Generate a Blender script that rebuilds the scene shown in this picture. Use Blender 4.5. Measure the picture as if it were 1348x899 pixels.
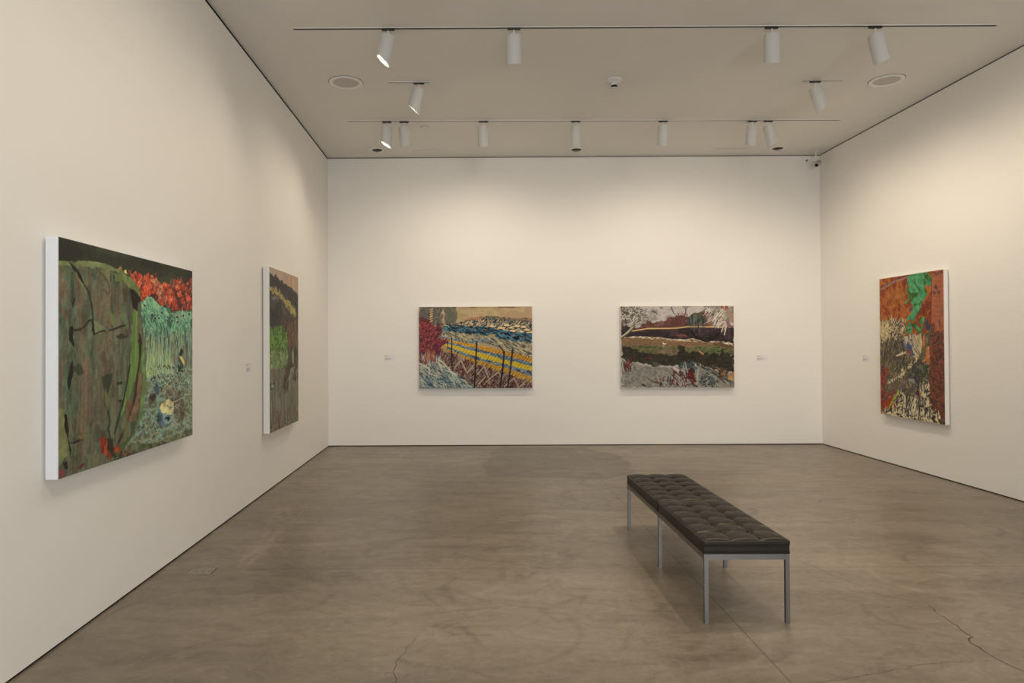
import bpy, bmesh, math, random
import numpy as np
from mathutils import Vector, Matrix
PI = math.pi
for o in list(bpy.data.objects): bpy.data.objects.remove(o, do_unlink=True)
scn = bpy.context.scene; COL = scn.collection

# ------------------------------------------------------------------ camera (24 mm shift lens), world, exposure
EYE = 1.52
cd = bpy.data.cameras.new('camera'); cam = bpy.data.objects.new('camera', cd); COL.objects.link(cam)
pitch, roll, yaw = .0095, -.0051, -.0036
X1 = Vector((math.cos(yaw), -math.sin(yaw), 0)); Y1 = Vector((math.sin(yaw), math.cos(yaw), 0)); ZH = Vector((0, 0, 1))
FW = math.cos(pitch)*Y1+math.sin(pitch)*ZH; Z2 = -math.sin(pitch)*Y1+math.cos(pitch)*ZH
RT = math.cos(roll)*X1+math.sin(roll)*Z2; UP = -math.sin(roll)*X1+math.cos(roll)*Z2
M = Matrix.Identity(4)
for i in range(3): M[i][0], M[i][1], M[i][2] = RT[i], UP[i], -FW[i]
M.translation = Vector((0, 0, EYE)); cam.matrix_world = M
cd.sensor_width = 36; cd.sensor_fit = 'HORIZONTAL'; cd.lens = 36*899.4533/1348
cd.shift_x = (674-619.4307)/1348; cd.shift_y = -(449.5-442.6908)/1348
cd.clip_start = .05; cd.clip_end = 60
scn.camera = cam
scn.view_settings.view_transform = 'Standard'; scn.view_settings.look = 'None'
scn.view_settings.exposure = -0.12; scn.view_settings.gamma = 1; scn.view_settings.use_curve_mapping = False
w = bpy.data.worlds.new('world'); scn.world = w; w.use_nodes = True
w.node_tree.nodes['Background'].inputs[0].default_value = (.5, .55, .6, 1); w.node_tree.nodes['Background'].inputs[1].default_value = .05

PW = .74   # overall lamp power
WARM = (1, .858, .672)
def spot(name, loc, target, watt, angle=70, blend=1., size=.05, col=WARM, parent=None):
    l = bpy.data.lights.new(name, 'SPOT'); l.energy = watt; l.color = col; l.spot_size = math.radians(angle); l.spot_blend = blend
    l.shadow_soft_size = size; o = bpy.data.objects.new(name, l); COL.objects.link(o)
    o.location = loc; o.rotation_euler = (Vector(target)-Vector(loc)).to_track_quat('-Z', 'Y').to_euler()
    if parent: o.parent = parent; o.matrix_parent_inverse = parent.matrix_basis.inverted()
    return o
# added cool fill light, set in an unseen opening behind the photographer
al = bpy.data.lights.new('rear_cool_fill', 'AREA'); al.shape = 'RECTANGLE'; al.size = 4.6; al.size_y = 2.8
al.energy = 330; al.color = (.90, .95, 1.0)
ao = bpy.data.objects.new('rear_cool_fill', al); COL.objects.link(ao); ao.location = (1.5, -4.2, 1.7)
ao.rotation_euler = (math.radians(90), 0, 0)

# room
H = 4.275; YB = 10.103; YF = -3.0
def XLw(y): return -2.1416+.0058*(YB-y)
def XRw(y): return 5.1424+.0027*(YB-y)

# ------------------------------------------------------------------ materials
def lin(c):
    return tuple(((v/255+.055)/1.055)**2.4 if v > 10 else v/255/12.92 for v in c)
def mat(name, col, rough=.6, metal=0., spec=.5, bump=0, bscale=40, vary=0, vscale=3, emit=None, es=0):
    m = bpy.data.materials.new(name); m.use_nodes = True; nt = m.node_tree; b = nt.nodes['Principled BSDF']
    b.inputs['Base Color'].default_value = (*col, 1); b.inputs['Roughness'].default_value = rough
    b.inputs['Metallic'].default_value = metal; b.inputs['Specular IOR Level'].default_value = spec
    tc = nt.nodes.new('ShaderNodeTexCoord')
    if vary:
        n = nt.nodes.new('ShaderNodeTexNoise'); n.inputs['Scale'].default_value = vscale; n.inputs['Detail'].default_value = 5
        nt.links.new(tc.outputs['Object'], n.inputs['Vector'])
        mx = nt.nodes.new('ShaderNodeMix'); mx.data_type = 'RGBA'
        mx.inputs[6].default_value = (*[c*(1-vary) for c in col], 1); mx.inputs[7].default_value = (*[min(1, c*(1+vary)) for c in col], 1)
        nt.links.new(n.outputs['Fac'], mx.inputs[0]); nt.links.new(mx.outputs[2], b.inputs['Base Color'])
    if bump:
        n = nt.nodes.new('ShaderNodeTexNoise'); n.inputs['Scale'].default_value = bscale; n.inputs['Detail'].default_value = 3
        nt.links.new(tc.outputs['Object'], n.inputs['Vector'])
        bp = nt.nodes.new('ShaderNodeBump'); bp.inputs['Strength'].default_value = bump; bp.inputs['Distance'].default_value = .002
        nt.links.new(n.outputs['Fac'], bp.inputs['Height']); nt.links.new(bp.outputs[0], b.inputs['Normal'])
    if emit: b.inputs['Emission Color'].default_value = (*emit, 1); b.inputs['Emission Strength'].default_value = es
    return m
MWALL = mat('wall_paint', (.86, .835, .79), .8, spec=.2, bump=.05, bscale=180, vary=.012, vscale=1.2)
MCEIL = mat('ceiling_paint', (.78, .755, .71), .85, spec=.15, bump=.03, bscale=120, vary=.012, vscale=1.5)
MDARK = mat('reveal_shade_black', (.008, .008, .009), .9, spec=.1, vary=.1)
MGREY = mat('reveal_grey', (.25, .24, .23), .9, spec=.1, vary=.1)
MSLIT = mat('slot_grey', (.13, .125, .12), .7, spec=.2, vary=.1)
MCANV = mat('cool_lit_canvas', (.82, .84, .88), .7, spec=.2, bump=.15, bscale=400, vary=.01)  # boulder canvas edge: cool light from behind put into its colour
MCANW = mat('warm_lit_canvas', (.80, .775, .74), .7, spec=.2, bump=.15, bscale=400, vary=.01)  # same canvas, warmer-lit copy for the other edges
MTRK = mat('track_black', (.03, .03, .03), .5, vary=.1)
MADP = mat('adapter_grey', (.035, .032, .03), .5, vary=.15)
MLAMP = mat('lamp_white', (.63, .625, .60), .45, spec=.4, bump=.04, bscale=300, vary=.02, vscale=20)
MREF = mat('reflector', (.9, .88, .84), .25, metal=.6, vary=.02)
MLENS = mat('lit_lens', (1, 1, 1), .3, emit=(1, .93, .82), es=14, vary=.01)
MPLAS = mat('white_plastic', (.74, .73, .70), .5, spec=.3, vary=.02)
MGRIL = mat('speaker_mesh', (.56, .535, .50), .8, spec=.2, bump=.3, bscale=900, vary=.05, vscale=300)
MTRIM = mat('white_trim_ring', (.84, .82, .78), .5, spec=.3, vary=.02)
MBLK = mat('black_glass', (.006, .006, .007), .15, vary=.1)
MCHR = mat('chrome', (.35, .33, .31), .3, metal=1, vary=.05)
MSTL = mat('brushed_steel', (.21, .20, .19), .38, metal=.95, bump=.05, bscale=500, vary=.05, vscale=30)
MCARD = mat('label_card', (.80, .78, .79), .7, spec=.2, vary=.01)
MINK = mat('label_ink', (.36, .31, .28), .8, spec=.1, vary=.1)
MPLATE = mat('floor_plate_metal', (.30, .26, .21), .5, metal=.3, vary=.12, vscale=30)
MPEDGE = mat('plate_rim', (.36, .34, .33), .4, metal=.5, vary=.05)
MCRACK = mat('concrete_crack', (.075, .06, .045), .9, spec=.1, vary=.2)
# leather
ML = mat('black_leather', (.0075, .006, .005), .46, spec=.40, bump=.15, bscale=260, vary=.12, vscale=9)
ML.node_tree.nodes['Principled BSDF'].inputs['Specular Tint'].default_value = (1, .86, .72, 1)
MPIPE = mat('leather_piping', (.010, .0085, .0075), .45, spec=.4, vary=.1, vscale=30)

# ------------------------------------------------------------------ mesh helpers
def mesh_obj(name, bm, m, parent=None, smooth=False, mats=None):
    me = bpy.data.meshes.new(name); bmesh.ops.recalc_face_normals(bm, faces=bm.faces); bm.to_mesh(me); bm.free()
    for x in (mats or [m]): me.materials.append(x)
    if smooth:
        me.polygons.foreach_set('use_smooth', [True]*len(me.polygons))
        try: me.set_sharp_from_angle(angle=math.radians(38))
        except Exception: pass
    o = bpy.data.objects.new(name, me); COL.objects.link(o)
    if parent: o.parent = parent
    return o
def struct(o): o['kind'] = 'structure'; return o
def thing(name, label, cat, loc=(0, 0, 0), group=None, rot=(0, 0, 0)):
    o = bpy.data.objects.new(name, None); o.empty_display_size = .05; COL.objects.link(o); o.location = loc; o.rotation_euler = rot
    o['label'] = label; o['category'] = cat
    if group: o['group'] = group
    return o
def box(bm, x0, x1, y0, y1, z0, z1, bev=0, mi=0):
    r = bmesh.ops.create_cube(bm, size=1, matrix=Matrix.Translation(((x0+x1)/2, (y0+y1)/2, (z0+z1)/2)) @ Matrix.Diagonal((x1-x0, y1-y0, z1-z0, 1)))
    fs = {f for v in r['verts'] for f in v.link_faces}
    for f in fs: f.material_index = mi
    if bev:
        es = {e for v in r['verts'] for e in v.link_edges}
        bmesh.ops.bevel(bm, geom=list(es), offset=bev, segments=2, affect='EDGES')
def hexa(bm, c):  # 8 corners: bottom loop 4, top loop 4
    v = [bm.verts.new(p) for p in c]
    for f in ((0, 3, 2, 1), (4, 5, 6, 7), (0, 1, 5, 4), (1, 2, 6, 5), (2, 3, 7, 6), (3, 0, 4, 7)): bm.faces.new([v[i] for i in f])
def lathe(bm, prof, n=40, mtx=None):
    rings = []
    for r, z in prof:
        if r < 1e-6: rings.append([bm.verts.new((0, 0, z))])
        else: rings.append([bm.verts.new((r*math.cos(2*PI*i/n), r*math.sin(2*PI*i/n), z)) for i in range(n)])
    for a, b in zip(rings[:-1], rings[1:]):
        for i in range(n):
            j = (i+1) % n
            if len(a) == 1 and len(b) == 1: continue
            if len(a) == 1: bm.faces.new((a[0], b[i], b[j]))
            elif len(b) == 1: bm.faces.new((a[i], a[j], b[0]))
            else: bm.faces.new((a[i], a[j], b[j], b[i]))
    if mtx is not None: bmesh.ops.transform(bm, matrix=mtx, verts=[v for r in rings for v in r])
def tube(bm, pts, r, n=8, closed=False):
    pts = [Vector(p) for p in pts]; m = len(pts); rings = []
    for i, p in enumerate(pts):
        a = pts[(i-1) % m] if (closed or i) else p; b = pts[(i+1) % m] if (closed or i < m-1) else p
        t = (b-a).normalized(); u = t.cross(Vector((0, 0, 1)))
        u = (u if u.length > 1e-4 else t.cross(Vector((1, 0, 0)))).normalized(); v = t.cross(u)
        rings.append([bm.verts.new(p+r*(math.cos(2*PI*k/n)*u+math.sin(2*PI*k/n)*v)) for k in range(n)])
    R = list(zip(rings, rings[1:]+rings[:1])) if closed else list(zip(rings[:-1], rings[1:]))
    for a, b in R:
        for k in range(n): bm.faces.new((a[k], a[(k+1) % n], b[(k+1) % n], b[k]))
    if not closed: bm.faces.new(rings[0][::-1]); bm.faces.new(rings[-1])
def grid_mesh(name, co, nx, ny, m, parent=None, flip=False, color=None, cname='paint', smooth=True):
    """co: (ny,nx,3) array of points"""
    me = bpy.data.meshes.new(name)
    i = np.arange(ny*nx).reshape(ny, nx)
    q = np.stack([i[:-1, :-1], i[:-1, 1:], i[1:, 1:], i[1:, :-1]], -1).reshape(-1, 4)
    if flip: q = q[:, ::-1]
    me.vertices.add(nx*ny); me.vertices.foreach_set('co', co.reshape(-1).astype(np.float32))
    me.loops.add(q.size); me.loops.foreach_set('vertex_index', q.reshape(-1).astype(np.int32))
    me.polygons.add(len(q)); me.polygons.foreach_set('loop_start', np.arange(0, q.size, 4, dtype=np.int32))
    me.polygons.foreach_set('loop_total', np.full(len(q), 4, np.int32))
    me.update(calc_edges=True); me.validate()
    if color is not None:
        at = me.color_attributes.new(cname, 'FLOAT_COLOR', 'POINT')
        at.data.foreach_set('color', np.c_[color.reshape(-1, 3), np.ones(nx*ny)].astype(np.float32).reshape(-1))
    if smooth: me.polygons.foreach_set('use_smooth', [True]*len(me.polygons))
    me.materials.append(m); o = bpy.data.objects.new(name, me); COL.objects.link(o)
    if parent: o.parent = parent
    return o
# ---------------------------------------------------------------- painter (numpy rasteriser for the canvases' colour attribute)
class Canvas:
    def __init__(s, w, h, quad, seed=1):
        s.w, s.h = w, h; s.rng = np.random.default_rng(seed)
        s.c = np.zeros((h, w, 3)) + 120.
        A = []; B = []
        for (x, y), (u, v) in zip(quad, ((0, 0), (w, 0), (w, h), (0, h))):
            A.append([x, y, 1, 0, 0, 0, -u*x, -u*y]); B.append(u)
            A.append([0, 0, 0, x, y, 1, -v*x, -v*y]); B.append(v)
        s.H = np.append(np.linalg.solve(np.array(A, float), np.array(B, float)), 1).reshape(3, 3)
        s.Y, s.X = np.mgrid[0:h, 0:w] + .5
        s.view = (0, 0, 1)
    def P(s, pts):
        p = np.array(pts, float).reshape(-1, 2)
        p = p/s.view[2] + np.array(s.view[:2])
        q = np.c_[p, np.ones(len(p))] @ s.H.T
        return q[:, :2]/q[:, 2:]
    def noise(s, sx, sy=None, octs=3, ang=0):
        sy = sy or sx; r = 0; tot = 0
        ca, sa = math.cos(ang), math.sin(ang)
        U = ca*s.X + sa*s.Y; V = -sa*s.X + ca*s.Y
        U = U - U.min(); V = V - V.min()
        for o in range(octs):
            k = 2**o; gx = U*k/sx; gy = V*k/sy
            nx = int(gx.max())+3; ny = int(gy.max())+3
            g = s.rng.random((ny, nx))
            ix = gx.astype(int); iy = gy.astype(int); fx = gx-ix; fy = gy-iy
            fx = fx*fx*(3-2*fx); fy = fy*fy*(3-2*fy)
            n = (g[iy, ix]*(1-fx)+g[iy, ix+1]*fx)*(1-fy)+(g[iy+1, ix]*(1-fx)+g[iy+1, ix+1]*fx)*fy
            r = r + n/k; tot += 1/k
        r = r/tot
        return (r-r.mean())/(r.std()+1e-6)
    def mask(s, pts, jag=0, n=6, raw=False):
        p = np.array(pts, float) if raw else s.P(pts)
        if jag:
            q = []
            for a, b in zip(p, np.roll(p, -1, 0)):
                m = max(1, int(np.hypot(*(b-a))/n))
                for k in range(m):
                    t = k/m; d = s.rng.normal(0, jag, 2) if k else s.rng.normal(0, jag*.3, 2)
                    q.append(a+(b-a)*t+d)
            p = np.array(q)
        m = np.zeros((s.h, s.w), bool)
        x0 = max(0, int(p[:, 0].min())-1); x1 = min(s.w, int(p[:, 0].max())+2)
        y0 = max(0, int(p[:, 1].min())-1); y1 = min(s.h, int(p[:, 1].max())+2)
        if x1 <= x0 or y1 <= y0: return m
        X = s.X[y0:y1, x0:x1]; Y = s.Y[y0:y1, x0:x1]; r = np.zeros(X.shape, bool)
        for (ax, ay), (bx, by) in zip(p, np.roll(p, -1, 0)):
            if ay == by: continue
            r ^= ((ay > Y) != (by > Y)) & (X < (bx-ax)*(Y-ay)/(by-ay)+ax)
        m[y0:y1, x0:x1] = r
        return m
    def put(s, m, col, a=1.):
        a = np.asarray(a, float)
        al = (m*a)[..., None] if np.ndim(a) else m[..., None]*a
        s.c = s.c*(1-al) + np.asarray(col, float)*al
    def poly(s, pts, col, jag=0, n=6, a=1., var=0, sc=12, sy=None):
        m = s.mask(pts, jag, n)
        c = np.asarray(col, float)
        if var: c = c*(1 + var*s.noise(sc, sy, 3)[..., None])
        s.put(m, c, a); return m
    def camo(s, m, cols, sx, sy=None, ang=0, octs=3, a=1., soft=.15):
        """region filled with patches of several colours, as if dabbed"""
        nz = s.noise(sx, sy, octs, ang)
        r = np.argsort(np.argsort(nz[m]))/max(1, m.sum()) if m.sum() else np.zeros(0)
        cols = np.array(cols, float); k = len(cols)
        t = np.clip(r*k-.5, 0, k-1.001); i = t.astype(int); f = t-i
        f = np.clip((f-.5)/max(soft, .02)+.5, 0, 1)[:, None]
        col = cols[i]*(1-f)+cols[np.minimum(i+1, k-1)]*f
        s.c[m] = s.c[m]*(1-a)+col*a
    def line(s, pts, wd, col, a=1., raw=False, taper=0):
        p = np.array(pts, float) if raw else s.P(pts)
        n = len(p)-1
        for i, (A, B) in enumerate(zip(p[:-1], p[1:])):
            w0 = wd*(1-taper*(i/n)); w1 = wd*(1-taper*((i+1)/n)); r = wd+1.5
            x0 = max(0, int(min(A[0], B[0])-r)); x1 = min(s.w, int(max(A[0], B[0])+r)+1)
            y0 = max(0, int(min(A[1], B[1])-r)); y1 = min(s.h, int(max(A[1], B[1])+r)+1)
            if x1 <= x0 or y1 <= y0: continue
            X = s.X[y0:y1, x0:x1]; Y = s.Y[y0:y1, x0:x1]; d = B-A; L = d@d+1e-9
            t = np.clip(((X-A[0])*d[0]+(Y-A[1])*d[1])/L, 0, 1)
            D = np.hypot(X-A[0]-t*d[0], Y-A[1]-t*d[1])
            al = (np.clip((w0+(w1-w0)*t)/2-D+.5, 0, 1)*a)[..., None]
            s.c[y0:y1, x0:x1] = s.c[y0:y1, x0:x1]*(1-al)+np.asarray(col, float)*al
    def dabs(s, m, n, ln, wd, ang, cols, spread=.3, curve=0., a=1., taper=.5, lv=.4):
        ys, xs = np.nonzero(m)
        if not len(ys): return
        cols = np.array(cols, float)
        for k in s.rng.integers(0, len(ys), n):
            x, y = xs[k], ys[k]; g = (ang(x/s.w, y/s.h) if callable(ang) else ang)+s.rng.normal(0, spread)
            L = ln*(1+s.rng.normal(0, lv)); c = s.rng.normal(0, curve) if curve else 0
            p = [(x, y)]; st = 3 if curve else 1
            for i in range(st):
                x += math.cos(g)*L/st; y += math.sin(g)*L/st; g += c; p.append((x, y))
            s.line(p, wd*(.7+.6*s.rng.random()), cols[s.rng.integers(len(cols))], a, raw=True, taper=taper)

def paint_boulder():
    s = Canvas(420, 312, [(76, 311.5), (252.8, 356), (253.4, 572), (76.6, 631.7)], 3)
    al = np.ones((s.h, s.w), bool); PI = math.pi
    O = (40, 290, 2.2475); A = (50, 300, 5.29); B = (150, 320, 5.29); C = (50, 470, 5.29); D = (150, 450, 5.29)
    s.camo(al, [(44, 42, 34), (52, 52, 38), (48, 47, 38), (60, 62, 42)], 60, 30, soft=1)
    # grass and ground at the right
    s.view = O
    gr = s.mask([(325, 340), (480, 300), (480, 640), (240, 720), (300, 600)])
    s.camo(gr, [(92, 104, 76), (106, 120, 90), (122, 138, 108), (98, 112, 92)], 5, 40, soft=.6)
    gl = s.mask([(330, 330), (440, 330), (430, 470), (330, 560)])
    s.dabs(gl, 700, 34, 1.4, PI/2, [(150, 168, 132), (128, 150, 112), (168, 176, 130), (96, 118, 90), (140, 158, 60)], .07)
    gl = s.mask([(415, 340), (480, 320), (480, 480), (425, 480)])
    s.dabs(gl, 260, 34, 1.8, PI/2, [(92, 80, 64), (70, 66, 52), (110, 92, 76), (118, 134, 108), (128, 150, 122)], .08)
    # ground, pale teal and olive
    g2 = s.mask([(330, 470), (480, 440), (480, 640), (240, 720), (285, 650), (320, 570)], 2)
    s.camo(g2, [(100, 104, 74), (112, 120, 88), (118, 140, 118), (106, 126, 108), (90, 96, 66)], 26, 12, soft=.5)
    s.dabs(g2, 500, 7, 1.4, .3, [(130, 158, 138), (86, 92, 60), (128, 128, 92), (70, 80, 62)], .9)
    s.poly([(240, 720), (300, 655), (360, 660), (480, 610), (480, 645)], (84, 88, 60), 2, var=.14)
    s.poly([(280, 700), (240, 690), (240, 735), (330, 690), (360, 675)], (56, 76, 44), 2, var=.15)
    s.view = D
    for p in ([(350, 330), (440, 320), (500, 420), (500, 520), (420, 560), (410, 420)], [(250, 360), (300, 350), (290, 410), (240, 450), (235, 400)]):
        s.poly(p, (84, 72, 60), 2, a=.8, var=.12)
    # teal foliage belt
    s.view = B
    fol = s.mask([(170, 420), (200, 390), (235, 365), (275, 385), (305, 425), (345, 440), (375, 440), (395, 480), (430, 462), (475, 470), (520, 465), (548, 475), (548, 610), (500, 640), (430, 620), (400, 650), (330, 660), (260, 650), (200, 610)], 3, 9)
    s.camo(fol, [(58, 92, 70), (72, 116, 84), (94, 140, 100), (118, 160, 118), (84, 128, 96)], 16, 14)
    up = s.mask([(180, 420), (235, 370), (275, 388), (345, 445), (390, 490), (300, 500), (200, 480)], 2)
    s.camo(up, [(88, 136, 98), (108, 152, 108), (124, 166, 118)], 14, 14)
    up = s.mask([(400, 480), (540, 470), (540, 530), (470, 520), (420, 510)], 2)
    s.camo(up, [(108, 146, 110), (132, 166, 126), (112, 140, 100)], 14, 10)
    for x, y in [(210, 432), (262, 495), (310, 520), (372, 512), (400, 500), (402, 535), (437, 510), (440, 545), (480, 500), (520, 490), (285, 520), (500, 550), (330, 480)]:
        s.poly([(x-9, y+4), (x, y-9), (x+10, y-2), (x+4, y+10)], (42, 40, 42), .6)
        s.line([(x-12, y+6), (x-2, y-12), (x+12, y-4)], 1.2, (148, 176, 140))
    s.dabs(fol, 260, 6, 1.6, 1.3, [(52, 84, 66), (134, 172, 130), (66, 106, 88)], .5)
    low = s.mask([(200, 590), (548, 590), (548, 690), (210, 690)], 4)
    s.dabs(low, 330, 16, 1.6, PI/2, [(62, 84, 76), (88, 118, 104), (120, 150, 128), (44, 52, 46), (150, 160, 96)], .12)
    # red autumn trees
    red = s.mask([(95, 185), (150, 195), (200, 225), (235, 205), (262, 225), (300, 240), (330, 290), (370, 285), (400, 262), (440, 250), (480, 270), (520, 245), (548, 225), (548, 475), (510, 468), (470, 470), (400, 475), (375, 440), (335, 430), (300, 420), (270, 380), (230, 370), (190, 400), (150, 300), (110, 240)], 3, 8)
    s.camo(red, [(72, 36, 32), (104, 46, 36), (150, 58, 36), (178, 72, 40), (140, 54, 38), (112, 66, 54)], 15, 15, soft=.25)
    r2 = s.mask([(110, 200), (200, 225), (280, 260), (250, 360), (190, 385), (150, 280)], 3)
    s.camo(r2, [(120, 44, 32), (176, 64, 38), (200, 84, 46), (186, 70, 40)], 12, 14)
    for p in ([(252, 225), (300, 240), (340, 300), (330, 330), (290, 300), (255, 290)], [(290, 340), (340, 320), (350, 370), (310, 400)], [(355, 360), (400, 370), (380, 420), (350, 410)]):
        s.camo(s.mask(p, 3), [(116, 56, 44), (196, 128, 72), (176, 70, 40), (146, 96, 76)], 8, 8)
    r3 = s.mask([(400, 300), (548, 260), (548, 470), (400, 470)], 3)
    s.camo(r3 & red, [(70, 34, 32), (100, 42, 36), (126, 56, 40), (160, 60, 34)], 14, 12, a=.8)
    for x, y in [(440, 300), (520, 380), (450, 360), (390, 390), (215, 320), (350, 290)]:
        s.camo(s.mask([(x-22, y-10), (x, y-25), (x+24, y), (x, y+26)], 3), [(210, 72, 36), (184, 56, 28), (214, 110, 70)], 6)
    s.dabs(red, 240, 6, 1.5, -.8, [(196, 100, 60), (64, 30, 28), (180, 140, 96), (140, 50, 38)], .8)
    s.poly([(0, 175), (25, 180), (45, 170), (75, 185), (100, 215), (60, 215), (0, 195)], (190, 150, 70), 2, 4, var=.2)
    # the big rock
    s.view = O
    rock = s.mask([(80, 122), (150, 122), (180, 125), (235, 140), (280, 155), (310, 190), (325, 240), (332, 320), (342, 390), (342, 470), (330, 560), (300, 640), (262, 700), (235, 720), (82, 772)], 1)
    s.camo(rock, [(62, 66, 48), (80, 90, 64), (98, 92, 70), (106, 84, 64), (88, 104, 78), (104, 102, 78)], 16, 40, octs=4, soft=.8)
    lf = s.mask([(80, 130), (200, 140), (190, 330), (210, 430), (180, 560), (82, 600)], 4)
    s.camo(lf & rock, [(58, 64, 50), (74, 92, 70), (92, 112, 86), (108, 112, 86), (94, 82, 62)], 16, 34, octs=4, a=.92, soft=.7)
    wm = s.mask([(200, 330), (290, 320), (270, 420), (240, 470), (210, 520), (190, 400)], 4)
    s.camo(wm, [(104, 80, 60), (122, 96, 74), (92, 76, 56), (112, 96, 74)], 18, 26, a=.7, soft=.8)
    wm = s.mask([(140, 450), (240, 440), (230, 700), (120, 740)], 6)
    s.camo(wm & rock, [(84, 62, 58), (100, 72, 64), (72, 66, 50), (86, 82, 62)], 10, 40, a=.6, soft=.8)
    s.dabs(rock, 260, 34, 2.2, PI/2, [(128, 64, 44), (112, 58, 42), (140, 80, 56), (94, 56, 44)], .05, a=.28)
    s.dabs(rock, 260, 20, 4, PI/2, [(100, 122, 90), (60, 64, 46), (118, 120, 88), (78, 100, 76)], .25, a=.45)
    s.camo(rock, [(0, 0, 0), (150, 140, 120)], 2.5, 2.5, octs=1, a=.09, soft=.6)
    s.camo(rock, [(46, 48, 36), (96, 106, 78), (70, 72, 52), (120, 118, 90)], 34, 60, octs=3, a=.34, soft=.25)
    s.camo(rock, [(104, 86, 62), (84, 104, 76), (64, 64, 48)], 12, 70, octs=3, a=.30, soft=.3)
    s.view = A
    moss = (104, 112, 66)
    s.poly([(140, 232), (205, 238), (245, 252), (275, 235), (350, 232), (440, 240), (500, 265), (550, 290), (600, 300), (600, 320), (520, 300), (455, 290), (430, 275), (400, 270), (380, 290), (340, 265), (300, 270), (290, 258), (255, 300), (225, 270), (205, 262), (140, 262)], moss, .5, var=.06)
    s.poly([(150, 262), (205, 262), (235, 290), (250, 310), (220, 300), (215, 380), (195, 350), (175, 300)], (88, 102, 66), 1, a=.7, var=.1)
    s.poly([(208, 236), (250, 268), (285, 310), (312, 370), (318, 400), (290, 370), (262, 318), (235, 280)], (30, 30, 28), .6)
    s.poly([(258, 300), (282, 350), (310, 395), (350, 450), (330, 440), (300, 400), (270, 350)], (110, 118, 66), .5)
    s.line([(320, 400), (352, 450), (372, 540), (380, 640), (385, 740)], 4, (40, 46, 34), .8)
    s.poly([(366, 640), (385, 660), (395, 740), (372, 720)], (28, 26, 24), 1)
    s.poly([(245, 480), (258, 510), (240, 560), (230, 530)], (44, 44, 34), 1)
    s.poly([(218, 690), (245, 690), (240, 760), (250, 840), (225, 800), (210, 780)], (36, 32, 28), 1)
    s.line([(245, 715), (290, 710), (320, 690), (350, 650), (370, 640)], 3, (44, 44, 34))
    s.line([(385, 745), (430, 720), (480, 715), (520, 708), (570, 690), (600, 680)], 2.6, (42, 42, 36))
    s.poly([(388, 650), (440, 680), (495, 715), (440, 712), (395, 735)], (98, 104, 68), .8, var=.08)
    s.poly([(472, 555), (500, 580), (540, 640), (522, 690), (500, 650)], (96, 106, 66), 1)
    s.poly([(398, 740), (475, 745), (450, 780), (410, 795)], (88, 96, 66), 2, a=.7)
    s.line([(405, 285), (440, 320), (480, 370), (500, 440), (480, 460), (455, 430)], 2.5, (64, 60, 44), .8)
    s.poly([(500, 340), (540, 345), (600, 355), (600, 370), (540, 372)], (48, 46, 38), 1.5)
    s.poly([(440, 290), (500, 290), (495, 350), (470, 340)], (116, 112, 66), 2, a=.7)
    for p in ([(150, 262), (152, 330), (158, 420), (150, 520)], [(185, 375), (192, 450), (205, 520)], [(270, 330), (290, 430), (310, 500), (318, 560)], [(335, 410), (355, 380), (360, 300)], [(415, 440), (425, 520), (432, 620)], [(160, 560), (180, 600), (190, 640)], [(500, 390), (505, 460), (498, 560), (500, 690)], [(540, 420), (548, 560), (545, 650)], [(265, 520), (285, 560), (300, 640), (315, 820)], [(420, 300), (428, 420)]):
        s.line(p, 2.4, (136, 68, 48), .62)
    # right flank of the rock: dark wedge, green bands
    s.view = B
    s.poly([(0, 205), (60, 215), (110, 235), (150, 280), (178, 340), (188, 395), (160, 370), (120, 320), (90, 300), (60, 260), (0, 262)], (96, 106, 58), 1, var=.06)
    s.poly([(105, 305), (150, 340), (188, 395), (165, 425), (158, 475), (130, 450), (115, 380)], (40, 32, 26), 1)
    s.poly([(130, 460), (165, 480), (160, 620), (168, 740), (160, 899), (105, 899), (120, 740), (130, 600)], (88, 112, 52), 1.5, var=.08, sc=8, sy=60)
    s.poly([(178, 600), (190, 660), (205, 740), (222, 899), (195, 899), (180, 760)], (92, 116, 60), 1, var=.08)
    s.poly([(160, 470), (175, 560), (180, 700), (175, 800), (165, 899), (160, 700)], (104, 84, 60), 1, a=.8)
    s.poly([(168, 620), (186, 640), (188, 760), (172, 800)], (44, 40, 32), 1.2)
    s.poly([(30, 510), (60, 470), (85, 500), (60, 560)], (98, 110, 62), 2, a=.8)
    s.line([(0, 600), (40, 580), (75, 572)], 2.5, (40, 38, 32)); s.line([(95, 515), (108, 560), (112, 620)], 2.5, (46, 48, 36))
    s.poly([(10, 650), (60, 630), (100, 640), (90, 660), (40, 665)], (54, 50, 40), 2, a=.9)
    s.poly([(50, 330), (90, 320), (85, 400), (60, 440)], (64, 58, 42), 3, a=.6)
    s.view = D
    s.poly([(125, 0), (165, 0), (168, 120), (150, 250), (120, 360), (90, 420), (50, 520), (30, 570), (60, 440), (85, 330), (110, 180)], (88, 112, 54), 1.2, var=.08, sc=8, sy=60)
    s.poly([(200, 0), (215, 120), (220, 260), (215, 400), (195, 530), (150, 600), (185, 420), (200, 250), (205, 120)], (94, 114, 62), 1, var=.06)
    s.poly([(160, 170), (190, 230), (185, 380), (150, 540), (110, 560), (145, 400), (165, 260)], (118, 84, 56), 2, a=.8, var=.1)
    for p, w in ([(188, 0), (182, 100), (160, 240), (150, 370), (110, 500), (60, 640), (30, 700)], 5), ([(110, 160), (80, 330), (60, 440), (20, 560), (5, 640)], 4), ([(20, 290), (55, 285)], 4), ([(30, 410), (65, 412)], 3):
        s.line(p, w, (42, 42, 32), .9)
    s.poly([(95, 410), (130, 420), (100, 600), (60, 720), (20, 790), (60, 640), (80, 540)], (116, 76, 52), 3, a=.75, var=.1)
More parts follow.
